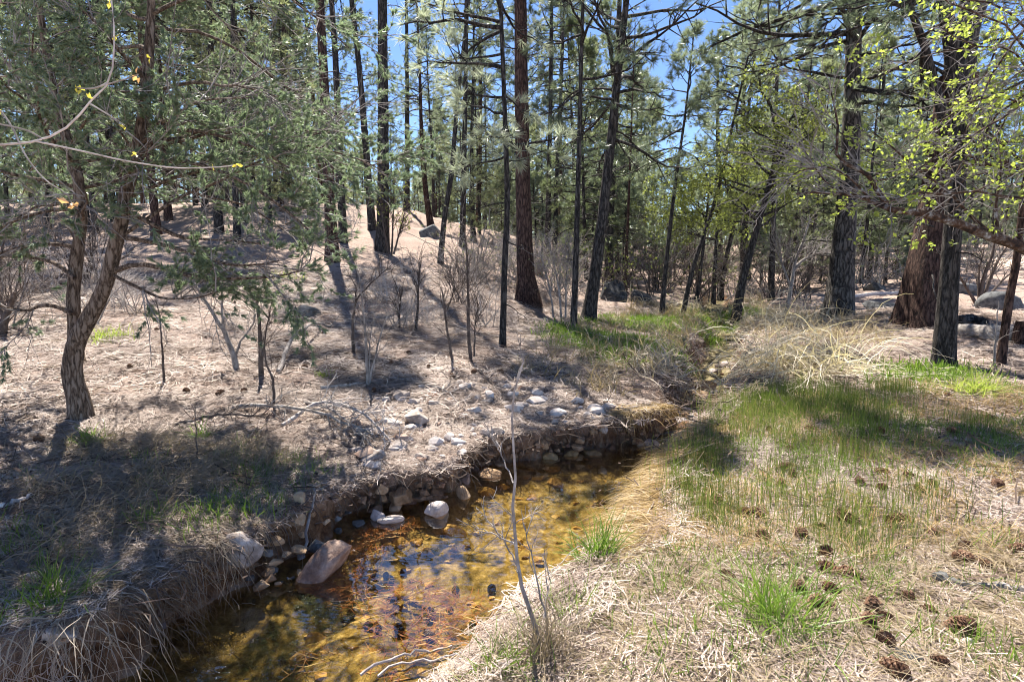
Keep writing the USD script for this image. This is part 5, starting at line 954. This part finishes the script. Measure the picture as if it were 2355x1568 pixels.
c_ = G(1258, 1530)[:2]; xy = c_ + rng.normal(0, .05, (260, 2)); a = rng.uniform(0, 6.3, 260)
setd(obj('straw_clump', blades(rng, xy, np.c_[np.cos(a), np.sin(a)], .3, 1.4, 7, .004, .16), 'straw_grey'), 'shaggy straw clump around the foot of the foreground sapling', 'grass clump')
# needles drifting in the creek, roots in the bank
dz = np.vstack([sample_in(rng, wpoly([(720, 1360), (800, 1290), (880, 1290), (860, 1380), (800, 1420)]), 12), sample_in(rng, wpoly([(880, 1390), (1000, 1400), (1100, 1420), (1060, 1480), (950, 1460)]), 11), sample_in(rng, wpoly([(840, 1220), (960, 1200), (980, 1240), (830, 1260)]), 6), sample_in(rng, wpoly([(700, 1440), (1100, 1400), (1000, 1560), (700, 1568)]), 10)])
instancer('creek_needles', 'reddish pine needles gathered in the shallow creek', 'pine needles', [('needle_patch', litter_mesh(rng, 30, .12, .15, .0028, .01), 'litter_red') for _ in range(3)], dz, np.ones(1), rng, 0, z=np.full(len(dz), ZW), up=-.022)
nR = 130; d_ = rng.uniform(0, lb_.length, nR); pp = np.array([p.coords[0] for p in shapely.line_interpolate_point(lb_, d_)]); tw_ = toward_water(pp) - pp
setd(obj('bank_roots', join([tubes(grow(rng, np.c_[pp, base(pp[:, 0], pp[:, 1]) - .02], unit(np.c_[unit(tw_ + 1e-4) * .7, rng.uniform(-.3, .4, nR)]), rng.uniform(.12, .36, nR), 7, .28, (0, 0, -.3)), taper(nR, 7, .0045, .0015), 3, False)]), 'twig_brown'), 'thin roots dangling from the left cut bank', 'roots', None, 'stuff')
xy = np.repeat(pp, 3, 0) + rng.normal(0, .05, (nR * 3, 2)); tw7 = np.repeat(tw_, 3, 0)
setd(obj('bank_fringe', blades(rng, xy, downhill(xy, xy + tw7, rng, .9), .11, .5, 6, .0035, .35), 'straw_grey'), 'fringe of dry needles hanging over the cut bank edge', 'pine needles', None, 'stuff')

# ---------------------------------------------------------------- fallen wood
def fallen(label, pts, w0, w1, m_='dead_wood', lift=.01, twigs=0, seed=0, name='fallen_branch', cat='branch', sides=7, arch=0.0, tl=.3):
    r_ = np.random.default_rng(seed); P = np.array([G(u, v) for u, v in pts]); n = 14; P = spline(P, n); s = np.linalg.norm(P[n // 2] - [0, 0, EYE]) / FPX / 2
    R = np.linspace(w0, w1, n) * s; P[:, 2] = np.maximum(P[:, 2], H(P[:, 0], P[:, 1])) + lift + R * .7 + arch * np.sin(np.linspace(0, np.pi, n)); P[1:-1] += r_.normal(0, .006, (n - 2, 3)); R = R * r_.uniform(.88, 1.12, n)
    if not twigs: return setd(obj(name, tubes(P[None], R[None], sides), m_, None, 40), label, cat)
    t = thing(name, label, cat, P[0]); obj('stem', tubes(P[None], R[None], sides), m_, t, 40, P[0])
    a, d, p, _ = spawn(r_, P[None], twigs, .15, 1, .4, 1.1); d = unit(d + [0, 0, .3]); B = grow(r_, a, d, tl * r_.uniform(.4, 1.1, len(a)), 7, .25); a, d, p, _ = spawn(r_, B, 4, .2, 1, .4, 1.2); C = grow(r_, a, d, tl * r_.uniform(.15, .4, len(a)), 4, .25)
    obj('twigs', join([tubes(B, taper(len(B), 7, max(.005, R.mean() * .4), .003), 4, False), tubes(C, taper(len(C), 4, .004, .0022), 3, False)]), m_, t, True, P[0], 'stuff')
fallen('pale crooked dead branch lying on the needles above the gravel', [(738, 898), (800, 893), (850, 884), (905, 908)], 10, 5, seed=1, twigs=4, tl=.2)
fallen('long dead branch at the top of the pile on the left bank', [(535, 940), (640, 962), (760, 985), (870, 1010)], 9, 4, seed=2, twigs=20, arch=.12, tl=.45)
fallen('dead branch with pale twigs forking over the left bank gravel', [(650, 985), (740, 955), (830, 985), (905, 1030)], 9, 3, 'twig_pale', seed=3, twigs=22, arch=.15, tl=.4)
fallen('dark dead branch along the ground beneath the branch pile', [(400, 985), (500, 970), (610, 965)], 7, 4, 'twig_brown', seed=4, twigs=8, arch=.05)
fallen('thin grey branch fallen from the pile to the cut bank', [(700, 930), (790, 990), (850, 1040), (890, 1075)], 7, 3, 'twig_grey', seed=5, twigs=18, arch=.12, tl=.35)
fallen('leaning grey stick between the saplings and the slope', [(640, 860), (700, 800), (760, 755)], 8, 5, 'twig_grey', seed=6, twigs=4, arch=.25)
fallen('thin curved stick lying across the bank above the gravel', [(870, 868), (960, 890), (1030, 910), (1055, 940)], 4, 3, 'twig_grey', seed=7, twigs=5, arch=.05)
fallen('long thin dark stick on the needles left of the young pine', [(1085, 845), (1120, 880), (1150, 910)], 5, 3, 'twig_brown', seed=8, twigs=3, arch=.03)
fallen('weathered grey fallen branch cut by the right edge', [(2216, 1357), (2280, 1362), (2354, 1372), (2420, 1380)], 15, 14, seed=9)
fallen('flat grey strip of bark left of the weathered fallen branch', [(2150, 1338), (2180, 1350), (2218, 1362)], 20, 14, 'rock_dark', seed=10, name='bark_strip', cat='bark')
fallen('brown log lying behind the slim reddish trunk at the right', [(2205, 772), (2270, 780), (2360, 786)], 24, 30, seed=11, name='log', cat='log', sides=12)
fallen('long pale log lying beyond the two big pines', [(1890, 694), (1980, 684), (2085, 674)], 9, 6, 'twig_pale', seed=12, name='log', cat='log')
fallen('dark stick lying in the shallow water', [c5(255, 1215), c5(310, 1240), c5(385, 1278)], 8, 6, 'twig_brown', seed=13, lift=.05)
fallen('pale stick lying in the matted straw at the left edge', [c4(-40, 810), c4(60, 785), c4(150, 735)], 11, 5, 'twig_pale', seed=14, lift=.03)
fallen('pale dry stem trailing along the bottom edge into the creek', [(830, 1580), (930, 1535), (1040, 1510)], 6, 4, 'twig_pale', seed=15, lift=.05)
fallen('second pale dry stem beside the first at the bottom edge', [(870, 1590), (960, 1550), (1060, 1530)], 5, 3, 'twig_pale', seed=16, lift=.06)
fallen('dead twig arching out of the undercut bank towards the water', [c4(1400, 985), c4(1440, 850), c4(1450, 705)], 6, 4, 'twig_grey', seed=17, arch=.1)
fallen('dark blackened branch in the straw on the left bank', [c4(130, 985), c4(260, 930), c4(400, 900)], 8, 5, 'twig_brown', seed=18, lift=.03)
fallen('pale twig lying along the right side of the creek', [(1105, 1460), (1140, 1405), (1180, 1365), (1240, 1360)], 5, 4, 'twig_grey', seed=19, lift=.02)
sb = G(2350, 790); st_ = thing('stump', 'short reddish brown stump at the right edge beside the log', 'stump', sb)
obj('stump_wood', trunk_mesh(np.array([sb - [0, 0, .1], sb + [0, 0, .15], sb + [.02, 0, .34]]), .14, .12, 14, 8, .25, .08, 9, 1), 'bark_red', st_, True, sb)
fallen('dark rotten root lump lying before the boulder at the right', [(2205, 752), (2235, 745), (2262, 752)], 22, 16, 'bark_dark', seed=20, name='rotten_wood', cat='dead wood')
srs = np.random.default_rng(66)
for k in range(120):
    a = srs.uniform(-.8, .75) if k < 46 else srs.uniform(-.75, .1); r = srs.uniform(2.6, 9.5) if k < 46 else srs.uniform(5.5, 18); x, y = r * math.sin(a), r * math.cos(a)
    if T.buffer(.05).contains(shapely.Point(x, y)): continue
    an = srs.uniform(0, 6.3); L_ = srs.uniform(.12, .5) if k < 46 else srs.uniform(.3, 1.5); q_ = np.array([[x + math.cos(an) * L_ * t_, y + math.sin(an) * L_ * t_, 0] for t_ in np.linspace(0, 1, 7)]); q_[:, :2] += srs.normal(0, .008, (7, 2)); q_[:, 2] = H(q_[:, 0], q_[:, 1]) + .012
    setd(obj('fallen_twig', tubes(q_[None], taper(1, 7, .004 + .0006 * r, .002), 4), ('twig_brown', 'twig_grey', 'dead_wood')[k % 3]), 'short dead twig lying on the needle covered ground' if k < 46 else 'longer dead stick fallen on the needles of the slope', 'twig', 'twigs on the ground' if k < 46 else 'sticks on the slope')
